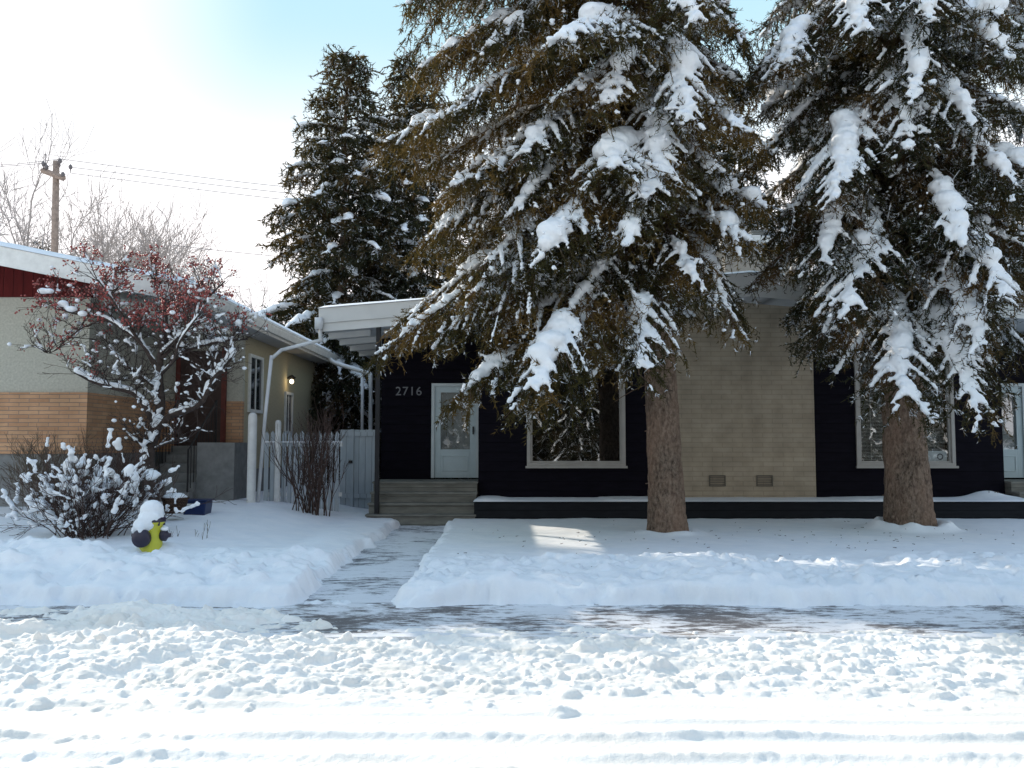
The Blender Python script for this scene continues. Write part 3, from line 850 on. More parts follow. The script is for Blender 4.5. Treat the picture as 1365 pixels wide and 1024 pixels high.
# fastigiate poplar
g = np.random.default_rng(12); q = P(128, 300, 36)
o = thing('poplar_tree', (q[0], 36, 0), 'slender upright poplar with bare parallel stems reaching highest behind the roof', 'tree')
tr = MB(); tr.tube([[q[0], 36, -.2], [q[0], 36, 5]], [.14, .1], 8); part('trunk', tr, M['farbark'], o, True)
cr = MB()
for k in range(11):
    a = g.uniform(0, 6.28); rr = g.uniform(.1, .8); hh = g.uniform(9.5, 13.6) - rr * 2
    pts = np.array([[q[0], 36, 3.5 + g.uniform(0, 1.2)], [q[0] + math.cos(a) * rr, 36 + math.sin(a) * rr, 6.2], [q[0] + math.cos(a) * rr * 1.05 + g.normal(0, .05), 36 + math.sin(a) * rr, (6 + hh) / 2], [q[0] + math.cos(a) * rr + g.normal(0, .1), 36 + math.sin(a) * rr, hh]])
    cr.tube(pts, [.04, .03, .022, .01], 4, False)
    for j in range(16):
        t = g.uniform(.2, 1) * 2.99; i = int(t); pp = pts[i] * (1 - t + i) + pts[i + 1] * (t - i)
        e = pp + np.array([g.normal(0, .18), g.normal(0, .18), g.uniform(.3, .8)]); cr.tube([pp, (pp + e) / 2 + g.normal(0, .02, 3), e], [.013, .011, .009], 3, False)
part('crown', cr, M['farbark'], o, True)
q = P(58, 300, 33)
o = thing('columnar_tree', (q[0], 33, 0), 'small brownish columnar evergreen just left of the utility pole', 'tree')
s = Spruce(77, .14, .04, .3); tp = np.array([[q[0], 33, -.2], [q[0], 33, 4], [q[0], 33, 9.6]])
for k in range(110):
    z = g.uniform(1.5, 9.4); a = g.uniform(0, 6.28); Rr = .2 + .75 * min(1, (9.8 - z) / 3); A = np.array([q[0], 33, z]); s.bough(A, A + np.array([math.cos(a) * Rr, math.sin(a) * Rr, .15]), .02, .5, .012, [(.5, .9, .02)], .3)
t_ = MB(); t_.tube(tp, [.12, .1, .02], 6); part('trunk', t_, M['farbark'], o, True)
t_ = MB(); t_.tris(np.concatenate(s.needles)); part('crown', t_, m_needles('columnar_needles', (.10, .075, .05), (.14, .10, .06), (.18, .12, .08), .5), o)

def ridges(segs, r, g, cc, rr):
    for sgm, r_ in zip(segs, r):
        Ls = np.linalg.norm(np.diff(sgm, axis=0), axis=1).sum(); m = max(2, int(Ls / (r_ * .8)))
        tt = np.linspace(g.uniform(0, .2), g.uniform(.7, 1), m) * (len(sgm) - 1); i = np.minimum(tt.astype(int), len(sgm) - 2); f = (tt - i)[:, None]
        c = sgm[i] * (1 - f) + sgm[i + 1] * f; r2 = r_ * g.uniform(.7, 1.25, m); c[:, 2] += r2 * .5
        cc.append(c); rr.append(np.stack([r2 * 1.1, r2 * 1.1, r2 * .9], 1))

# ------------------------------------------------------------------ crabapple with berries and snow
g = np.random.default_rng(101)
AY = 13.7
bx = P(205, 672, AY)
crab = thing('crabapple_tree', (bx[0], AY, .35), 'bare crabapple with dark red fruit clusters and snow along its twisting limbs', 'tree')
def pl(pts, dy0=0, dy1=0): return [P(a, b, AY + dy0 + (dy1 - dy0) * i / max(1, len(pts) - 1)) for i, (a, b) in enumerate(pts)]
def smooth_poly(p, n=5):
    p = np.array(p); t = np.arange(len(p)); tt = np.linspace(0, len(p) - 1, (len(p) - 1) * n + 1)
    # catmull-rom
    out = []
    for x in tt:
        i = min(int(x), len(p) - 2); f = x - i
        p0, p1, p2, p3 = p[max(i - 1, 0)], p[i], p[i + 1], p[min(i + 2, len(p) - 1)]
        out.append(.5 * ((2 * p1) + (-p0 + p2) * f + (2 * p0 - 5 * p1 + 4 * p2 - p3) * f * f + (-p0 + 3 * p1 - 3 * p2 + p3) * f ** 3))
    return np.array(out)
tr = MB()
c0 = smooth_poly(pl([(196, 700), (203, 655), (197, 610), (207, 575), (214, 540), (212, 505), (214, 470)]))
tr.tube(c0, np.interp(np.linspace(0, 1, len(c0)), [0, .15, .5, 1], [.17, .11, .085, .05]), 10); part('trunk', tr, M['abark'], crab, True)
limbs = [
    (pl([(208, 574), (197, 548), (178, 525), (150, 517), (122, 508), (100, 496)], 0, -.5), .055, .045),
    (pl([(206, 578), (225, 556), (252, 546), (270, 535), (282, 508), (298, 490), (312, 470)], 0, -.6), .06, .05),
    (pl([(212, 500), (192, 462), (172, 445), (140, 425), (100, 418), (72, 410)], 0, .3), .04, .035),
    (pl([(214, 498), (240, 472), (265, 462), (295, 455), (330, 452)], 0, .2), .04, .04),
    (pl([(214, 470), (222, 430), (215, 400), (205, 372)], 0, .4), .035, .0),
    (pl([(213, 520), (185, 500), (160, 480), (145, 462)], 0, .7), .035, .03),
    (pl([(203, 600), (225, 590), (250, 585)], 0, -.2), .02, .022),
    (pl([(214, 480), (250, 440), (275, 400), (300, 375)], 0, -.5), .03, .0),
    (pl([(212, 490), (175, 440), (150, 400), (130, 372)], 0, -.6), .03, .025),
    (pl([(214, 470), (240, 420), (245, 385)], 0, .9), .028, 0),
    (pl([(214, 500), (232, 480), (240, 455), (265, 420)], 0, -1.0), .028, .025),
    (pl([(214, 472), (235, 452), (258, 430)], 0, -.9), .022, .035),
    (pl([(140, 425), (105, 440), (72, 468), (60, 470)], .2, .4), .014, .0),
    (pl([(198, 612), (192, 590), (196, 575)], -.1, -.1), .02, .02),
]
lm = MB(); sc_, sr_ = [], []; tips = []
for pts, r, sn in limbs:
    c = smooth_poly(pts); n = len(c)
    lm.tube(c, np.linspace(r, r * .35, n), 7, False)
    for k in range(int(n * 1.3)):
        i = g.integers(n // 4, n); d = g.normal(0, .7, 3); d[2] = abs(d[2]) * .8 + .25; d /= np.linalg.norm(d)
        grow(lm, c[i], d, g.uniform(.2, .36), .010, 3, g, .6, .1, .0028, tips, .72, (1, 2))
    if sn:
        m = int(n * 4); tt = np.linspace(.03, .97, m) * (n - 1); i = np.minimum(tt.astype(int), n - 2); f = (tt - i)[:, None]
        cc = c[i] * (1 - f) + c[i + 1] * f
        rr = sn * g.uniform(.75, 1.25, m) * (.65 + .6 * vnoise(tt * .8, tt * 0, 3)); ok = vnoise(tt * .45, tt * 0 + r * 99, 5) > .22
        cc[:, 2] += r * .6 + rr * .35
        sc_.append(cc[ok]); sr_.append(np.stack([rr * 1.1, rr * 1.1, rr * .95], 1)[ok])
c = c0[8:-4]; m = len(c) * 2; cc = np.repeat(c, 2, 0) + g.normal(0, .03, (m, 3)); cc[:, 1] -= .08; sc_.append(cc); sr_.append(np.full((m, 3), .04) * g.uniform(.6, 1.3, (m, 1)))
part('limbs', lm, M['abark'], crab, True)
ends = np.array([t[0][-1] for t in tips if t[2] == 0]); mids = np.array([t[0][1] for t in tips if t[2] <= 1])
bm = MB(); bc = []
for e in ends:
    px = CX + e[0] / e[1] * F; py = HZ - (e[2] - EYE) / e[1] * F
    pr = .34 * sstep(450, 400, py) * (.35 + 1.3 * vnoise(np.array(px / 32), np.array(py / 26), 4)) + .10 * (px < 130)
    if g.random() < pr:
        for k in range(g.integers(2, 7)): bc.append(e + g.normal(0, .03, 3) + np.array([0, 0, -.02]))
bc = np.array(bc); bm.blobs(bc, np.full((len(bc), 3), .0145) * g.uniform(.75, 1.25, (len(bc), 1)))
part('fruit', bm, M['berry'], crab, True, kind='stuff')
pick = mids[g.random(len(mids)) < .022]
rr = g.uniform(.02, .045, len(pick)); pick = pick + np.array([0, 0, .02])
sc_.append(pick); sr_.append(np.stack([rr * 1.2, rr * 1.2, rr * .8], 1))
fine = [t_[0] for t_ in tips if t_[2] in (1, 2, 3) and g.random() < .10]
ridges(fine, g.uniform(.010, .021, len(fine)), g, sc_, sr_)
pk = ends[g.random(len(ends)) < .02]; rr = g.uniform(.02, .04, len(pk)); sc_.append(pk + np.array([0, 0, .01])); sr_.append(np.stack([rr * 1.1, rr * 1.1, rr * .9], 1))
big = np.array([P(58, 388, AY), P(66, 388, AY), P(84, 405, AY), P(95, 412, AY), P(110, 418, AY), P(318, 430, AY)]); sc_.append(big); sr_.append(np.array([[.10, .08, .05], [.08, .07, .045], [.09, .08, .06], [.10, .08, .05], [.08, .07, .05], [.06, .06, .06]]))
sm = MB(); sm.blobs(np.concatenate(sc_), np.concatenate(sr_)); o = part('snow_load', sm, M['snow'], crab, True, kind='stuff'); snow_mods(o, .018, 3, .012)

# ------------------------------------------------------------------ shrubs
def shrub(name, bx, by, bz, label, n, H, spread, seed, mat, snow_n=0, r=.011, up=.25, arch=0, cat='shrub', depth=3, snow_r=.06):
    g = np.random.default_rng(seed)
    o = thing(name, (bx, by, bz), label, cat)
    st = MB(); tips = []
    for k in range(n):
        a = g.uniform(0, 6.283); s = g.uniform(0, 1) ** .6 * spread
        d = np.array([math.cos(a) * s, math.sin(a) * s * .8, 1]); d /= np.linalg.norm(d)
        p = np.array([bx + g.normal(0, .12 + .1 * spread), by + g.normal(0, .1), bz - .08])
        grow(st, p, d, H * g.uniform(.35, .6), r, depth, g, .38, up, .003, tips, .62, (1, 3), 4, .22)
    part('stems', st, mat, o, True)
    if snow_n:
        T = [t[0] for t in tips if t[2] <= 2]
        ids = [i for i in g.choice(len(T), min(snow_n, len(T)), False) if T[i][-1][2] > bz + .2]
        cc, rr = [], []
        ridges([T[i] for i in ids], np.clip(g.lognormal(-.75, .45, len(ids)), .25, 1.25) * snow_r, g, cc, rr)
        cc = np.concatenate(cc); rr = np.concatenate(rr); cc = cc + g.normal(0, .015, cc.shape)
        sm = MB(); sm.blobs(cc, rr); s_ = part('snow_load', sm, M['snow'], o, True, kind='stuff'); snow_mods(s_, .02, 3, .014)
    return o
b = P(112, 700, 12.3)
shrub('snowy_shrub', b[0], 12.3, .33, 'rounded bare shrub with puffs of snow on its twigs, under the crabapple', 80, 1.30, 1.15, 55, M['twig'], 330, .010, .1, snow_r=.046)
b = P(415, 672, 16.3)
shrub('bare_shrub', b[0], 16.3, .28, 'upright leafless lilac in front of the picket fence', 34, 1.85, .28, 57, M['twig'], 0, .015, .5)
b = P(70, 640, 14.6)
shrub('dry_shrub', b[0], 14.6, .5, 'pale dry feathery stems against the orange brick wall', 40, 1.35, .75, 58, M['dry'], 0, .006, .3)
b = P(150, 640, 14.9)
shrub('dry_shrub', b[0], 14.9, .5, 'brown dry twigs between the crabapple trunk and the brick wall', 46, 1.2, .7, 59, M['twig'], 0, .006, .3)
# dry weed stalks sticking out beside the hydrant
b = P(262, 705, 12.4); shrub('dry_weed', b[0], 12.4, .34, 'few thin dry stalks poking through snow right of the hydrant', 6, .35, .3, 60, M['dry'], 0, .004, .3, cat='weed', depth=1)

# ------------------------------------------------------------------ the duplex
AX = 4.76; EL = -3.84; ER = 2 * AX - EL
def roof_top(x): return 5.08 - abs(x - AX) * (5.08 - 4.36) / (AX - EL)
FB = .50                                   # fascia depth
dup_ = thing('duplex_house', (AX, 18, .1), 'low black-sided duplex with tan brick centre panel and wide pale roof edge', 'house')
def wallseg(x0, x1, y0, y1, z0, top=None):
    tp = lambda x: (roof_top(x) - FB + .06) if top is None else top
    xs = [x0] + ([AX] if x0 < AX < x1 else []) + [x1]
    poly = [(x0, z0), (x1, z0)] + [(x, tp(x)) for x in reversed(xs)]
    return MB().prism(poly, y0, y1)
def mir(x): return 2 * AX - x
def pane_wall(x0, x1, wx0, wx1, wz0, wz1, y, th=.2):
    m = wallseg(x0, wx0, y, y + th, .05)
    for a in (wallseg(wx1, x1, y, y + th, .05), wallseg(wx0, wx1, y, y + th, .05, wz0)):
        m.add(np.concatenate(a.v), a.f[4][0]) if False else None
        off = m.n; m.v += a.v; m.n += a.n
        for k, fl in a.f.items(): m.f.setdefault(k, []).extend([f_ + off for f_ in fl])
    tp = lambda x: roof_top(x) - FB + .06
    a = MB().prism([(wx0, wz1), (wx1, wz1), (wx1, tp(wx1)), (wx0, tp(wx0))], y, y + th)
    off = m.n; m.v += a.v; m.n += a.n
    for k, fl in a.f.items(): m.f.setdefault(k, []).extend([f_ + off for f_ in fl])
    return m
XL0, XL1 = -.70, 3.22
W0, W1, WZ0, WZ1 = .31, 2.36, 1.2, 3.56
part('wall', pane_wall(XL0, XL1, W0, W1, WZ0, WZ1, 18), M['black'], dup_)
part('wall', pane_wall(mir(XL1), mir(XL0), mir(W1), mir(W0), WZ0, WZ1, 18), M['black'], dup_)
bw = part('brick_panel', wallseg(XL1 + .002, mir(XL1) - .002, 17.97, 18.2, .05), M['tan'], dup_)
for px in (956, 1019):
    c = P(px, 641, 17.97); v = MB()
    v.box(c[0] - .17, c[0] + .17, 17.945, 17.968, c[2] - .115, c[2] - .095).box(c[0] - .17, c[0] + .17, 17.945, 17.968, c[2] + .095, c[2] + .115)
    v.box(c[0] - .17, c[0] - .15, 17.945, 17.968, c[2] - .094, c[2] + .094).box(c[0] + .15, c[0] + .17, 17.945, 17.968, c[2] - .094, c[2] + .094)
    for k in range(5): v.box(c[0] - .148, c[0] + .148, 17.955, 17.968, c[2] - .08 + k * .036, c[2] - .066 + k * .036)
    part('vent', v, M['ventm'], bw)
# other walls: alcoves, sides, back
for s_ in (0, 1):
    f_ = (lambda x: x) if not s_ else mir
    def ws(x0, x1, y0, y1, z0=.05, top=None):
        a, b_ = sorted((f_(x0), f_(x1))); return wallseg(a, b_, y0, y1, z0, top)
    part('alcove_wall', ws(-2.88, -1.78, 19.0, 19.2), M['black'], dup_)
    part('alcove_wall', ws(-1.78, -.70, 19.002, 19.2, 3.02), M['black'], dup_)
    part('alcove_wall', ws(-.70, -.50, 18.201, 19.2), M['black'], dup_)
    part('side_wall', ws(-2.88, -2.70, 19.201, 27.4), M['black'], dup_)
part('back_wall', wallseg(-2.88, mir(-2.88), 27.401, 27.6, .05), M['black'], dup_)
ib = MB(); ib.box(-.4, 9.9, 20.4, 20.5, .2, 4.2); part('interior_wall', ib, M['dark'], dup_)
ib = MB(); ib.box(-.4, 9.9, 18.21, 20.39, .75, .85); part('floor', ib, M['dark'], dup_)
def window(x0, x1, z0, z1, y, parent, right=False):
    w = MB(); fw = .075
    w.box(x0, x1, y - .045, y + .08, z0, z0 + fw).box(x0, x1, y - .045, y + .08, z1 - fw, z1)
    w.box(x0, x0 + fw, y - .045, y + .08, z0 + fw, z1 - fw).box(x1 - fw, x1, y - .045, y + .08, z0 + fw, z1 - fw)
    fr = part('window', w, M['frame'], parent, bevel=.006)
    s_ = MB().box(x0 - .03, x1 + .03, y - .09, y - .046, z0 - .03, z0 + .015); part('sill', s_, M['frame'], fr)
    inner = MB()
    i0, i1 = x0 + fw, x1 - fw
    inner.box(i0, i0 + .04, y + .0, y + .06, z0 + fw, z1 - fw).box(i1 - .04, i1, y, y + .06, z0 + fw, z1 - fw).box(i0 + .04, i1 - .04, y, y + .06, z0 + fw, z0 + fw + .04)
    part('sash', inner, M['frame'], fr)
    p = MB().add([(i0 + .04, y + .03, z0 + fw), (i1 - .04, y + .03, z0 + fw), (i1 - .04, y + .03, z1 - fw), (i0 + .04, y + .03, z1 - fw)], [(0, 1, 2, 3)])
    part('pane', p, M['glass'], fr)
    return fr, i0 + .04, i1 - .04
window(W0, W1, WZ0, WZ1, 18, dup_)
wr, i0, i1 = window(mir(W1), mir(W0), WZ0, WZ1, 18, dup_)
bl = MB()
for k in range(74):
    z = WZ0 + .11 + k * .0295
    bl.add([(i0 + .02, 18.13, z), (i1 - .02, 18.13, z), (i1 - .02, 18.15, z + .012), (i0 + .02, 18.15, z + .012)], [(0, 1, 2, 3)])
for x in (i0 + .25, (i0 + i1) / 2, i1 - .25): bl.box(x - .003, x + .003, 18.125, 18.13, WZ0 + .1, WZ1 - .1)
part('blind', bl, M['blind'], wr)
cd = MB().box(i1 - .64, i1 - .02, 18.05, 18.056, WZ0 + .08, WZ0 + .33); part('card', cd, M['card'], wr)
a_ = np.linspace(0, 2 * math.pi, 25); cx_, cz_ = i1 - .17, WZ0 + .205
part('ring_mark', MB().tube([(cx_ + .055 * math.cos(a), 18.045, cz_ + .055 * math.sin(a)) for a in a_], .011, 6, False), M['ring'], wr)
# doors with steps
def door(x0, x1, y, handle_left, parent):
    w = MB(); z0, z1 = .93, 3.0
    w.box(x0, x0 + .07, y - .06, y + .08, z0, z1).box(x1 - .07, x1, y - .06, y + .08, z0, z1).box(x0 + .07, x1 - .07, y - .06, y + .08, z1 - .07, z1)
    fr = part('door_frame', w, M['door2'], parent)
    a, b_ = x0 + .072, x1 - .072; d = MB()
    gz0, gz1 = z0 + .62, z1 - .2
    d.box(a, a + .13, y - .02, y + .03, z0, z1 - .072).box(b_ - .13, b_, y - .02, y + .03, z0, z1 - .072)
    d.box(a + .13, b_ - .13, y - .02, y + .03, gz1, z1 - .072).box(a + .13, b_ - .13, y - .02, y + .03, z0, gz0)
    # raised lower panel border
    d.box(a + .17, b_ - .17, y - .032, y - .021, z0 + .46, z0 + .48).box(a + .17, b_ - .17, y - .032, y - .021, z0 + .14, z0 + .16)
    d.box(a + .17, a + .19, y - .032, y - .021, z0 + .16, z0 + .46).box(b_ - .19, b_ - .17, y - .032, y - .021, z0 + .16, z0 + .46)
    ds = part('door', d, M['door'], fr, bevel=.004)
    part('pane', MB().add([(a + .13, y + .005, gz0), (b_ - .13, y + .005, gz0), (b_ - .13, y + .005, gz1), (a + .13, y + .005, gz1)], [(0, 1, 2, 3)]), M['glass2'], fr)
    part('curtain', MB().box(a + .1, b_ - .1, y + .034, y + .04, gz0 - .02, gz1 + .02), M['curtain'], fr)
    hx = b_ - .06 if not handle_left else a + .06
    part('handle', MB().box(hx - .015, hx + .015, y - .075, y - .045, z0 + .95, z0 + 1.12).box(hx - .008, hx + .008, y - .045, y - .021, z0 + 1.02, z0 + 1.05), M['rail'], fr)
    return fr
door(-1.77, -.72, 19.0, False, dup_)
door(mir(-.71), mir(-1.77), 19.0, True, dup_)
for s_ in (0, 1):
    st = MB()
    a, b_ = (-2.84, -.72) if not s_ else (mir(-.72), mir(-2.84))
    for k in range(4):
        st.box(a, b_, 16.95 + k * .28, 17.3 + k * .28 if k < 3 else 18.98, .06, .10 + (k + 1) * .2 - .04)
        st.box(a - .02, b_ + .02, 16.91 + k * .28, 17.225 + k * .28 if k < 3 else 18.985, .10 + (k + 1) * .2 - .038, .10 + (k + 1) * .2)
    part('entry_steps', st, M['step'], dup_)
# roof slab, two-step fascia, soffit beams
def roofpoly(x0, x1, t0, t1):
    xs = [x0, AX, x1]
    return [(x, roof_top(x) - t0) for x in (x0, AX, x1)][::-1] and ([(x, roof_top(x) - t1) for x in xs] + [(x, roof_top(x) - t0) for x in reversed(xs)])
ro = part('roof', MB().prism(roofpoly(EL + .05, ER - .05, .03, .44), 17.06, 28), M['soffit'], dup_)
part('fascia', MB().prism(roofpoly(EL, ER, .0, .30), 17.0, 17.058), M['fascia'], ro)
part('fascia', MB().prism(roofpoly(EL + .03, ER - .03, .302, .47), 17.03, 17.057), M['fascia'], ro, label='lower recessed fascia board')
for a, b_ in ((EL, EL + .048), (ER - .048, ER)):
    part('fascia', MB().prism([(a, roof_top(a) - .30), (b_, roof_top(a) - .30), (b_, roof_top(a)), (a, roof_top(a))], 17.06, 28), M['fascia'], ro)
for y in (17.5, 18.6, 19.8, 21):
    for s_ in (0, 1):
        a, b_ = (EL + .1, -2.9) if not s_ else (mir(-2.9), ER - .1)
        bm_ = MB().prism([(a, roof_top(a) - .56), (b_, roof_top(b_) - .56), (b_, roof_top(b_) - .441), (a, roof_top(a) - .441)], y, y + .14)
        part('soffit_beam', bm_, M['fascia'], ro)
# snow on roof
def slab_snow(x0, x1, y0, y1, zf, th, seed, step=.12):
    X = lin(x0, x1, step); Y = lin(y0, y1, step)
    e = lambda x, y: np.clip(np.minimum.reduce([x - x0, x1 - x, y - y0, y1 - y]) / .12, 0, 1) ** .5
    return MB().add(*grid(X, Y, lambda x, y: zf(x) + .004 + th * e(x, y) * (.75 + .5 * fbm(x * 1.2, y * 1.2, seed))))
zf = np.vectorize(roof_top)
part('roof_snow', slab_snow(EL - .02, ER + .02, 16.97, 28, zf, .055, 3), M['snow'], ro, True)
# rear penthouse with its own pale edge and vent box
pc = P(1020, 320, 24)[0]
x0, x1 = P(962, 320, 24)[0], P(1082, 320, 24)[0]
zt = P(1020, 315, 24)[2]
part('penthouse', MB().box(x0 + .1, x1 - .1, 24.1, 27, 4.7, zt - .22), M['backwall'], dup_)
part('penthouse_roof', MB().box(x0, x1, 24, 27.2, zt - .219, zt), M['fascia'], dup_)
part('penthouse_snow', slab_snow(x0 - .01, x1 + .01, 23.99, 27.2, lambda x: zt + 0 * x, .04, 8), M['snow'], dup_, True)
c = P(1009, 309, 24.4)
vb = part('roof_vent', MB().box(c[0] - .19, c[0] + .19, 24.3, 24.7, zt + .002, zt + .2), M['cloth'], dup_)
part('vent_cap', MB().box(c[0] - .22, c[0] + .22, 24.27, 24.73, zt + .201, zt + .235), M['cloth'], vb)
# porch posts
for x in (P(503, 600, 17.12)[0], mir(P(503, 600, 17.12)[0])):
    part('porch_post', MB().box(x - .045, x + .045, 17.08, 17.17, .05, roof_top(x) - .45), M['blackplain'], dup_, bevel=.006)
# numerals
def digits(txt, x, y, z, size, parent):
    cu = bpy.data.curves.new('house_number', 'FONT'); cu.body = txt; cu.size = size; cu.extrude = .008; cu.space_character = 1.12
    ob = bpy.data.objects.new('tmp', cu); COL.objects.link(ob)
    bpy.context.view_layer.update()
    me = bpy.data.meshes.new_from_object(ob.evaluated_get(bpy.context.evaluated_depsgraph_get()))
    bpy.data.objects.remove(ob)
    me.materials.clear(); me.materials.append(M['digits'])
    o = bpy.data.objects.new('house_number', me); COL.objects.link(o); o.parent = parent
    w = parent['_w']; o.location = (x - w[0], y - w[1], z - w[2]); o.rotation_euler = (R(90), 0, 0)
c = P(527, 527, 19); digits('2716', c[0], 18.985, c[2], .27, dup_)
c = P(1356, 527, 19); digits('2', c[0], 18.985, c[2], .24, dup_)
# downspout that runs off the porch corner down to the fence post
ds = MB()
for pts in ([(427, 438), (427, 456)], [(430, 453), (374, 467)], [(376, 466), (361, 479)]):
    ds.tube([P(a, b_, 17.0) for a, b_ in pts], .036, 8)
ds.tube([P(362, 474, 17.0), P(353, 560, 16.95), P(343, 678, 16.8)], .036, 8)
ds.box(P(427, 430, 17)[0] - .09, P(427, 430, 17)[0] + .06, 16.9, 17.0 - .002, P(427, 436, 17)[2] - .05, P(427, 428, 17)[2] + .06)
part('downspout', ds, M['pipe'], dup_, True)
# long black planter box with snow on it
pl_ = thing('planter_wall', (AX, 17, .1), 'long low black planter wall along the duplex, capped with snow', 'planter')
pz = P(700, 669, 16.95)[2]
part('box', MB().box(-.74, mir(-.74), 16.95, 17.99, .0, pz), M['planter'], pl_, bevel=.03)
X_ = lin(-.76, mir(-.76), .06); Y_ = lin(16.93, 17.97, .06)
def psn(x, y):
    e = np.clip(np.minimum.reduce([x + .76, mir(-.76) - x, y - 16.93]) / .1, 0, 1) ** .5
    bare = sstep(.42, .5, fbm(x * .9, y * 0, 12)) * .7 + .3
    h = .012 + .03 * bare * (.5 + fbm(x * 1.5, y * 2, 4)) + .14 * np.exp(-((x - 9.6) / .4) ** 2 - ((y - 17.6) / .3) ** 2) + .02 * np.exp(-((x + .5) / .3) ** 2)
    return pz + .003 + h * e
part('snow_cap', MB().add(*grid(X_, Y_, psn)), M['snow'], pl_, True)
tw = MB()
for k in range(7):
    x = 9.7 + rng.normal(0, .1); tw.tube([(x, 17.5, pz), (x + rng.normal(0, .05), 17.45, pz + rng.uniform(.08, .2))], .008, 3)
part('twigs', tw, M['dry'], pl_)

# ------------------------------------------------------------------ left house
LE, RIDGE, LS = -5.38, -9.6, .2
def lroof(x): return 4.37 + (x - LE) * -LS if x > RIDGE else 4.37 + (RIDGE - LE) * -LS - (RIDGE - x) * LS
LE2 = 2 * RIDGE - LE
YF, YB = 14.5, 27.9
lh = thing('gabled_house', (RIDGE, 15.5, .4), 'raised bungalow with red gable boards, pale stucco and orange brick base', 'house')
def lpoly(x0, x1, t0, t1):
    xs = [x0, RIDGE, x1]
    return [(x, lroof(x) - t1) for x in xs] + [(x, lroof(x) - t0) for x in reversed(xs)]
lr = part('roof', MB().prism(lpoly(LE2 + .04, LE - .04, .02, .16), YF + .05, YB - .02), M['white'], lh)
part('rake_board', MB().prism(lpoly(LE2, LE, 0, .33), YF, YF + .048), M['white'], lr, label='pale fascia board along the gable')
ef = MB().prism([(LE - .04, lroof(LE) - .30), (LE - .002, lroof(LE) - .30), (LE - .002, lroof(LE) - .02), (LE - .04, lroof(LE) - .02)], YF + .05, YB)
part('eave_board', ef, M['white'], lr)
gu = MB()
z = lroof(LE)
gu.prism([(LE, z - .24), (LE + .07, z - .24), (LE + .12, z - .13), (LE + .12, z - .09), (LE + .14, z - .09), (LE + .14, z - .06), (LE, z - .06)], YF + .02, YB)
part('gutter', gu, M['white'], lr)
so = MB().prism([(-5.9, z - .30), (LE - .041, z - .30), (LE - .041, z - .28), (-5.9, z - .28)], YF + .2, YB - .1)
part('soffit', so, M['soffit'], lr)
lz = np.vectorize(lroof)
part('roof_snow', slab_snow(LE2, LE + .05, YF - .02, YB, lz, .09, 23), M['snow'], lr, True)
WX = -7.64
zr, zs, zb = 4.33, 2.60, 1.50
gp = lambda x: lroof(x) - .14
part('gable_boards', MB().prism([(LE2 + .6, zr), (WX, zr), (WX, gp(WX)), (RIDGE, gp(RIDGE)), (LE2 + .6, gp(LE2 + .6))], 15.47, 15.6), M['redwood'], lh)
part('stucco_wall', MB().box(LE2 + .6, WX, 15.5, 19.0, zs, zr - .002), M['stucco'], lh)
part('brick_wall', MB().box(LE2 + .58, WX + .02, 15.46, 19.0, zb, zs - .002), M['brick'], lh)
part('foundation', MB().box(LE2 + .6, WX, 15.5, 19.0, .1, zb - .002), M['concrete'], lh)
part('recess_gable', MB().box(WX + .002, -5.9, 18.9, 19.0, zs + .002, 4.1), M['stucco'], lh)
part('recess_brick', MB().box(WX + .022, -5.902, 18.87, 19.0, zb + .002, zs), M['brick'], lh, label='shaded brick behind the side stairs')
part('recess_base', MB().box(WX + .002, -5.902, 18.9, 19.0, .1, zb), M['concrete'], lh)
dr = part('side_door', MB().box(-7.25, -6.35, 18.82, 18.868, 1.62, 3.7), paint('dark_brown_door', (.05, .03, .025), .2), lh)
part('door_trim', MB().box(-6.348, -6.25, 18.80, 18.869, 1.62, 3.8).box(-7.35, -7.252, 18.80, 18.869, 1.62, 3.8), paint('red_brown_trim', (.12, .03, .022), .2), lh)
part('side_wall', MB().box(-6.1, -5.9, 19.002, 27.2, 1.1, 4.1), M['sidest'], lh)
part('side_base', MB().box(-6.1, -5.92, 19.002, 27.2, .1, 1.098), M['concrete'], lh)
part('back_wall', MB().box(LE2 + .6, -6.101, 27.0, 27.2, .1, 4.3), M['stucco'], lh)
def side_window(y0, y1, z0, z1, x):
    w = MB(); k = .07
    w.box(x - .02, x + .05, y0, y1, z0 - k, z0).box(x - .02, x + .05, y0, y1, z1, z1 + k).box(x - .02, x + .05, y0 - k, y0, z0 - k, z1 + k).box(x - .02, x + .05, y1, y1 + k, z0 - k, z1 + k)
    w.box(x - .02, x + .03, (y0 + y1) / 2 - .02, (y0 + y1) / 2 + .02, z0, z1)
    fr = part('window', w, M['white'], lh)
    part('pane', MB().box(x + .003, x + .012, y0, y1, z0, z1), M['pane'], fr)
t = NT('dark_reflecting_pane'); M['pane'] = t.done(t.bsdf((.02, .025, .03), .05, None, .9))
side_window(19.3, 20.2, 2.45, 3.62, -5.9)
side_window(22.4, 23.0, 2.0, 2.95, -5.9)
lp = P(388, 507, 22.6)
lf = part('porch_light', MB().tube([(-5.9, 22.6, lp[2] + .06), (-5.78, 22.6, lp[2] + .10), (-5.72, 22.6, lp[2] + .04)], [.03, .05, .06], 10), M['rail'], lh)
part('bulb', MB().blobs([(-5.76, 22.5, lp[2] - .04)], [(.055, .055, .06)]), M['bulb'], lf, True)
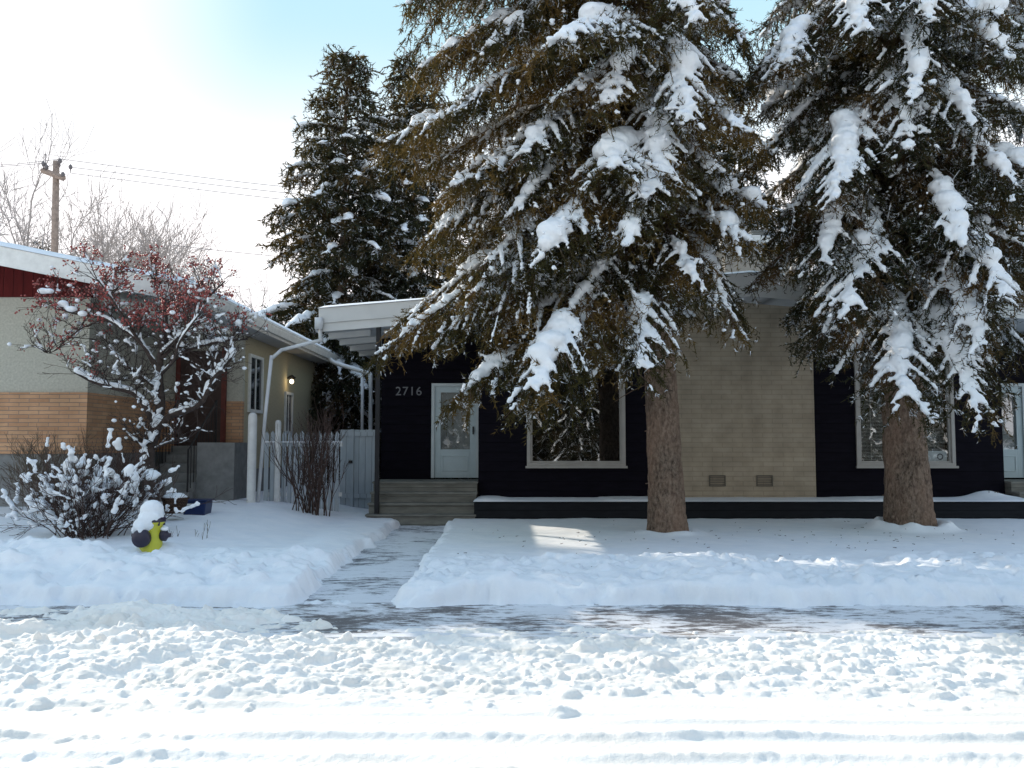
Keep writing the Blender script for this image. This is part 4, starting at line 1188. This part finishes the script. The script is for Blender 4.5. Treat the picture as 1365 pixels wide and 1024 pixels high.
# stairs with landing and railings
st = MB()
for k in range(6): st.box(-7.2, -6.3, 16.9 + k * .27, 17.2 + k * .27 if k < 5 else 18.78, .3, .55 + (k + 1) * .18)
part('stairs', st, M['concrete'], lh)
part('landing_side', MB().box(-6.298, -5.55, 17.3, 18.8, .2, 1.70), M['concrete'], lh)
for x in (-6.34, -7.16):
    rl = MB()
    rl.tube([(x, 16.95, 1.55), (x, 18.5, 2.6)], .018, 6).tube([(x, 16.95, .7), (x, 16.95, 1.57)], .018, 6).tube([(x, 18.5, 1.6), (x, 18.5, 2.6)], .018, 6)
    for k in range(9): y = 17.1 + k * .16; rl.tube([(x, y, .8 + k * .1), (x, y, 1.65 + k * .108)], .009, 4)
    part('railing', rl, M['rail'], lh)
d2 = MB(); YD = 24.8
d2.tube(smooth_poly([P(440, 478, YD), P(447, 484, YD), P(486, 496, YD), P(493, 500, YD), P(494, 515, YD), P(494, 650, YD)], 3), .065, 8)
d2.tube([P(483, 500, YD - .3), P(483, 600, YD - .3)], .05, 6)
part('downspout', d2, M['pipe'], lh, True)

# ------------------------------------------------------------------ fence between the houses
fe = thing('picket_fence', (-4.3, 17.4, .3), 'pale grey picket fence between the two houses behind the leafless lilac', 'fence')
for k in range(13):
    x = -4.98 + k * .118; zt_ = 1.92 + .02 * math.sin(k * 2.3)
    part('picket', MB().prism([(x, .15), (x + .085, .15), (x + .085, zt_ - .06), (x + .0425, zt_), (x, zt_ - .06)], 17.40, 17.42), M['fence'], fe)
for z_ in (.62, 1.62): part('rail', MB().box(-5.0, -3.42, 17.422, 17.46, z_, z_ + .08), M['white'], fe)
part('snow', MB().box(-5.0, -3.42, 17.39, 17.465, 1.701, 1.725), M['snow'], fe)
def post(px, py, Y, r, lab, bot=.15):
    a = P(px, py, Y)
    o = thing('fence_post', (a[0], Y, bot), lab, 'post', 'white fence posts')
    m = MB().lathe([(r, bot), (r, a[2] - r), (r * .9, a[2] - r * .5), (r * .55, a[2] - r * .12), (.001, a[2])], (a[0], Y, 0), 14)
    part('shaft', m, M['white'], o, True)
post(337, 550, 16.7, .085, 'thick round-topped white post at the left end of the picket fence')
post(371, 560, 17.3, .06, 'thinner white post in the picket fence, right of the leaning downspout')
gt = thing('garden_gate', (-3.2, 18.9, .3), 'tall pale blue-grey board gate beside the black porch post', 'gate')
part('boards', MB().box(-3.75, -2.92, 18.9, 18.94, .25, 1.98), M['fence'], gt)
part('gate_frame', MB().box(-3.75, -2.92, 18.86, 18.899, 1.84, 1.93).box(-3.75, -2.92, 18.86, 18.899, .5, .59).box(-3.52, -3.45, 18.85, 18.898, .25, 1.99), M['fence'], gt)
part('latch', MB().box(-3.55, -3.47, 18.82, 18.849, 1.25, 1.31), M['rail'], gt)

# ------------------------------------------------------------------ hydrant
hx, hy, hz = P(201, 735, 11.3)
hz = float(lawn_h(np.array([hx]), np.array([hy]))[0]) - .13
hyd = thing('fire_hydrant', (hx, hy, hz), 'lime yellow fire hydrant with dark caps under a thick hood of snow', 'hydrant')
part('barrel', MB().lathe([(.165, -.25), (.165, .0), (.15, .02), (.14, .05), (.14, .44), (.165, .46), (.165, .50), (.12, .52)], (hx, hy, hz), 24), M['hyd'], hyd, True, bevel=0)
part('bonnet', MB().lathe([(.172, .475), (.175, .52), (.15, .545), (.13, .59), (.07, .63), (.03, .64), (.03, .68), (.001, .68)], (hx, hy, hz), 20), M['hydcap'], hyd, True)
part('pumper_nozzle', MB().lathe([(.001, -.24), (.05, -.24), (.105, -.225), (.118, -.20), (.118, -.155), (.09, -.15), (.09, -.10)], (hx - .05, hy, hz + .28), 22, 'y'), M['hydcap'], hyd, True)
for s_ in (-1, 1):
    part('hose_nozzle', MB().lathe([(.06, s_ * .12), (.075, s_ * .14), (.078, s_ * .19), (.06, s_ * .20), (.03, s_ * .225), (.025, s_ * .25), (.001, s_ * .25)], (hx, hy, hz + .30), 16, 'x'), M['hydcap'], hyd, True)
for k in range(8):
    a = k * math.pi / 4 + .2; part('bolt', MB().lathe([(.001, .43), (.014, .43), (.014, .475), (.001, .475)], (hx + .155 * math.cos(a), hy + .155 * math.sin(a), hz), 6), M['hydcap'], hyd)
g = np.random.default_rng(5)
sc_ = [(0, 0, .63, .15, .15, .13), (0, -.02, .53, .165, .165, .13), (-.03, -.12, .47, .12, .08, .12), (.05, -.08, .55, .1, .09, .08), (-.13, -.04, .43, .09, .10, .10), (-.19, -.02, .37, .055, .08, .06), (.17, 0, .385, .055, .07, .035), (-.06, -.19, .42, .05, .05, .06), (-.05, -.2, .38, .035, .045, .05), (-.10, -.14, .42, .05, .07, .06), (.10, -.03, .48, .06, .08, .05), (.02, -.02, .70, .09, .09, .06), (.08, -.04, .66, .05, .06, .06)]
sm = MB().blobs([(hx + a, hy + b_, hz + c_) for a, b_, c_, *_ in sc_], [(d_, e_, f_) for *_, d_, e_, f_ in sc_])
o = part('snow_hood', sm, M['snow'], hyd, True); snow_mods(o, .013, 4, .014)

# basket planter and blue bin by the side stairs
b = P(233, 684, 13.9); zb_ = b[2]
bk = thing('basket_planter', (b[0], 13.9, zb_), 'brown woven basket planter heaped with snow behind the hydrant', 'planter')
part('basket', MB().lathe([(.001, 0), (.15, 0), (.2, .22), (.215, .23), (.215, .25), (.18, .25), (.17, .2)], (b[0], 13.9, zb_), 20), M['basket'], bk, True)
o = part('snow_heap', MB().blobs([(b[0], 13.9, zb_ + .24), (b[0] + .07, 13.85, zb_ + .27), (b[0] - .08, 13.88, zb_ + .26)], [(.2, .2, .08), (.11, .11, .06), (.1, .1, .07)]), M['snow'], bk, True); snow_mods(o, .02, 3, .015)
b = P(264, 678, 14.6); zb_ = b[2]
bn = thing('blue_bin', (b[0], 14.6, zb_), 'low blue plastic box with a small white label, beside the woven basket', 'bin')
part('tub', MB().prism([(b[0] - .17, zb_ - .12), (b[0] + .17, zb_ - .12), (b[0] + .2, zb_ + .13), (b[0] - .2, zb_ + .13)], 14.4, 14.75), M['bluebin'], bn, bevel=.02)
part('rim', MB().box(b[0] - .22, b[0] + .22, 14.38, 14.77, zb_ + .131, zb_ + .155), M['bluebin'], bn, bevel=.008)
part('sticker', MB().box(b[0] - .13, b[0] - .02, 14.392, 14.396, zb_ + .06, zb_ + .095), M['card'], bn)

# ------------------------------------------------------------------ utility pole and wires
PYY = 30.0
q0 = P(75, 215, PYY); q1 = P(74, 335, PYY)
up = thing('utility_pole', (q1[0], PYY, 0), 'brown wooden utility pole with tilted crossarm above the gable roof', 'utility pole')
part('pole', MB().tube([(q1[0], PYY, 0), (q1[0], PYY, 7), (q0[0], PYY, q0[2])], [.15, .125, .105], 12), M['wood'], up, True)
a, b_ = P(56, 227, PYY - .1), P(86, 238, PYY - .1)
part('crossarm', MB().tube([a, b_], .10, 4), M['wood'], up)
for (px, py) in ((58, 218), (80, 214), (62, 222), (84, 232), (94, 222)):
    c = P(px, py, PYY - .15); part('insulator', MB().lathe([(.01, -.25), (.02, -.1), (.06, -.08), (.07, 0), (.05, .04), (.001, .09)], c, 8), M['wire'], up, True)
for px, p0 in ((61, 205), (80, 212)): part('pin', MB().tube([P(px, 222, PYY), P(px, p0, PYY)], .018, 4), M['wire'], up)
labs = ['topmost wire running right from the utility pole', 'middle wire running right from the utility pole', 'lowest of the three wires running right from the pole',
        'upper wire running left from the utility pole', 'lower wire running left from the utility pole', 'low faint service wire above the sunny roof edge']
ends_ = [((80, 212), (360, 247), (560, 262)), ((95, 223), (360, 255), (560, 272)), ((95, 231), (360, 264), (560, 282)), ((80, 212), (0, 220), (-160, 222)), ((58, 218), (0, 222), (-160, 230)), ((230, 327), (330, 338), (480, 352))]
for l_, pts in zip(labs, ends_):
    c = smooth_poly([P(a, b_, PYY) for a, b_ in pts], 8)
    lone('power_line', MB().tube(c, .010, 4), M['wire'], l_, 'wire', 'overhead wires')

# ------------------------------------------------------------------ light
AZ, EL_ = R(-44), R(27)
w = bpy.data.worlds.new('World'); scn.world = w; w.use_nodes = True
nt = w.node_tree; bg = nt.nodes['Background']
sky = nt.nodes.new('ShaderNodeTexSky'); sky.sky_type = 'NISHITA'; sky.sun_disc = False
sky.sun_elevation = EL_; sky.sun_rotation = AZ; sky.altitude = 600; sky.air_density = 1.4; sky.dust_density = 1.2; sky.ozone_density = 1.0
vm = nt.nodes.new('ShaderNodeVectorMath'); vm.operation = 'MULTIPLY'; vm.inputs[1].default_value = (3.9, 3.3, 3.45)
# thin winter haze: white near the sun and low down, pale cyan higher up; it caps how bright each direction gets
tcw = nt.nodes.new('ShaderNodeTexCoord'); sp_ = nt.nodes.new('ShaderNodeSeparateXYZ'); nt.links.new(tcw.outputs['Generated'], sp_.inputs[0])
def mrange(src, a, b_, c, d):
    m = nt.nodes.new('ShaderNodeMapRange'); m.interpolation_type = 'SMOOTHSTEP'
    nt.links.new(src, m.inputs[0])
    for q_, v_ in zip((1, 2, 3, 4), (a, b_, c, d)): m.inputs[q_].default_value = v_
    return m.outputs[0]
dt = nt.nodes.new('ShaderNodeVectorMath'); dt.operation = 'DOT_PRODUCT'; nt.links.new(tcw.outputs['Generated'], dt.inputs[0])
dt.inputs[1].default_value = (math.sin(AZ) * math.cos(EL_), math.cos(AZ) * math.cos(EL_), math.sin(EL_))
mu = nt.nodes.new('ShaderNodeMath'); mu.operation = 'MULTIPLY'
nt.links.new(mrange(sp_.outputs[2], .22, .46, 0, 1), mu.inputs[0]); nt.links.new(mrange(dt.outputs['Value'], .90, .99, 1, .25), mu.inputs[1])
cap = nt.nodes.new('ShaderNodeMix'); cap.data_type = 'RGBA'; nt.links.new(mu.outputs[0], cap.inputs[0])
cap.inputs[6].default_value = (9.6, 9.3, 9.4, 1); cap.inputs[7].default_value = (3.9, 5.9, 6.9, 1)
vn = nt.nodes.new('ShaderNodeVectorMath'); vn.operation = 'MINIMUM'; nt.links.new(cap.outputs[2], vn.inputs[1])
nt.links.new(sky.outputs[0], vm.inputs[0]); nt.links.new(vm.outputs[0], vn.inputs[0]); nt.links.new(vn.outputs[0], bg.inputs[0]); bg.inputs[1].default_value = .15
sd = bpy.data.lights.new('sun', 'SUN'); sd.energy = 5; sd.angle = R(.5); sd.color = (1, .90, .76)
so_ = bpy.data.objects.new('sun', sd); COL.objects.link(so_)
dvec = Vector((math.sin(AZ) * math.cos(EL_), math.cos(AZ) * math.cos(EL_), math.sin(EL_)))
so_.rotation_euler = dvec.to_track_quat('Z', 'Y').to_euler()
pd = bpy.data.lights.new('wall_lamp', 'POINT'); pd.energy = 1.6; pd.color = (1, .75, .4); pd.shadow_soft_size = .05
po = bpy.data.objects.new('wall_lamp', pd); COL.objects.link(po); po.location = (-5.68, 22.45, float(lp[2]) - .08)

for o in bpy.data.objects:
    if '_w' in o: del o['_w']
scn.view_settings.view_transform = 'Standard'; scn.view_settings.look = 'None'
scn.view_settings.exposure = 0; scn.view_settings.gamma = 1
scn.cycles.max_bounces = 5; scn.cycles.diffuse_bounces = 4; scn.cycles.glossy_bounces = 2; scn.cycles.transmission_bounces = 2; scn.cycles.transparent_max_bounces = 8
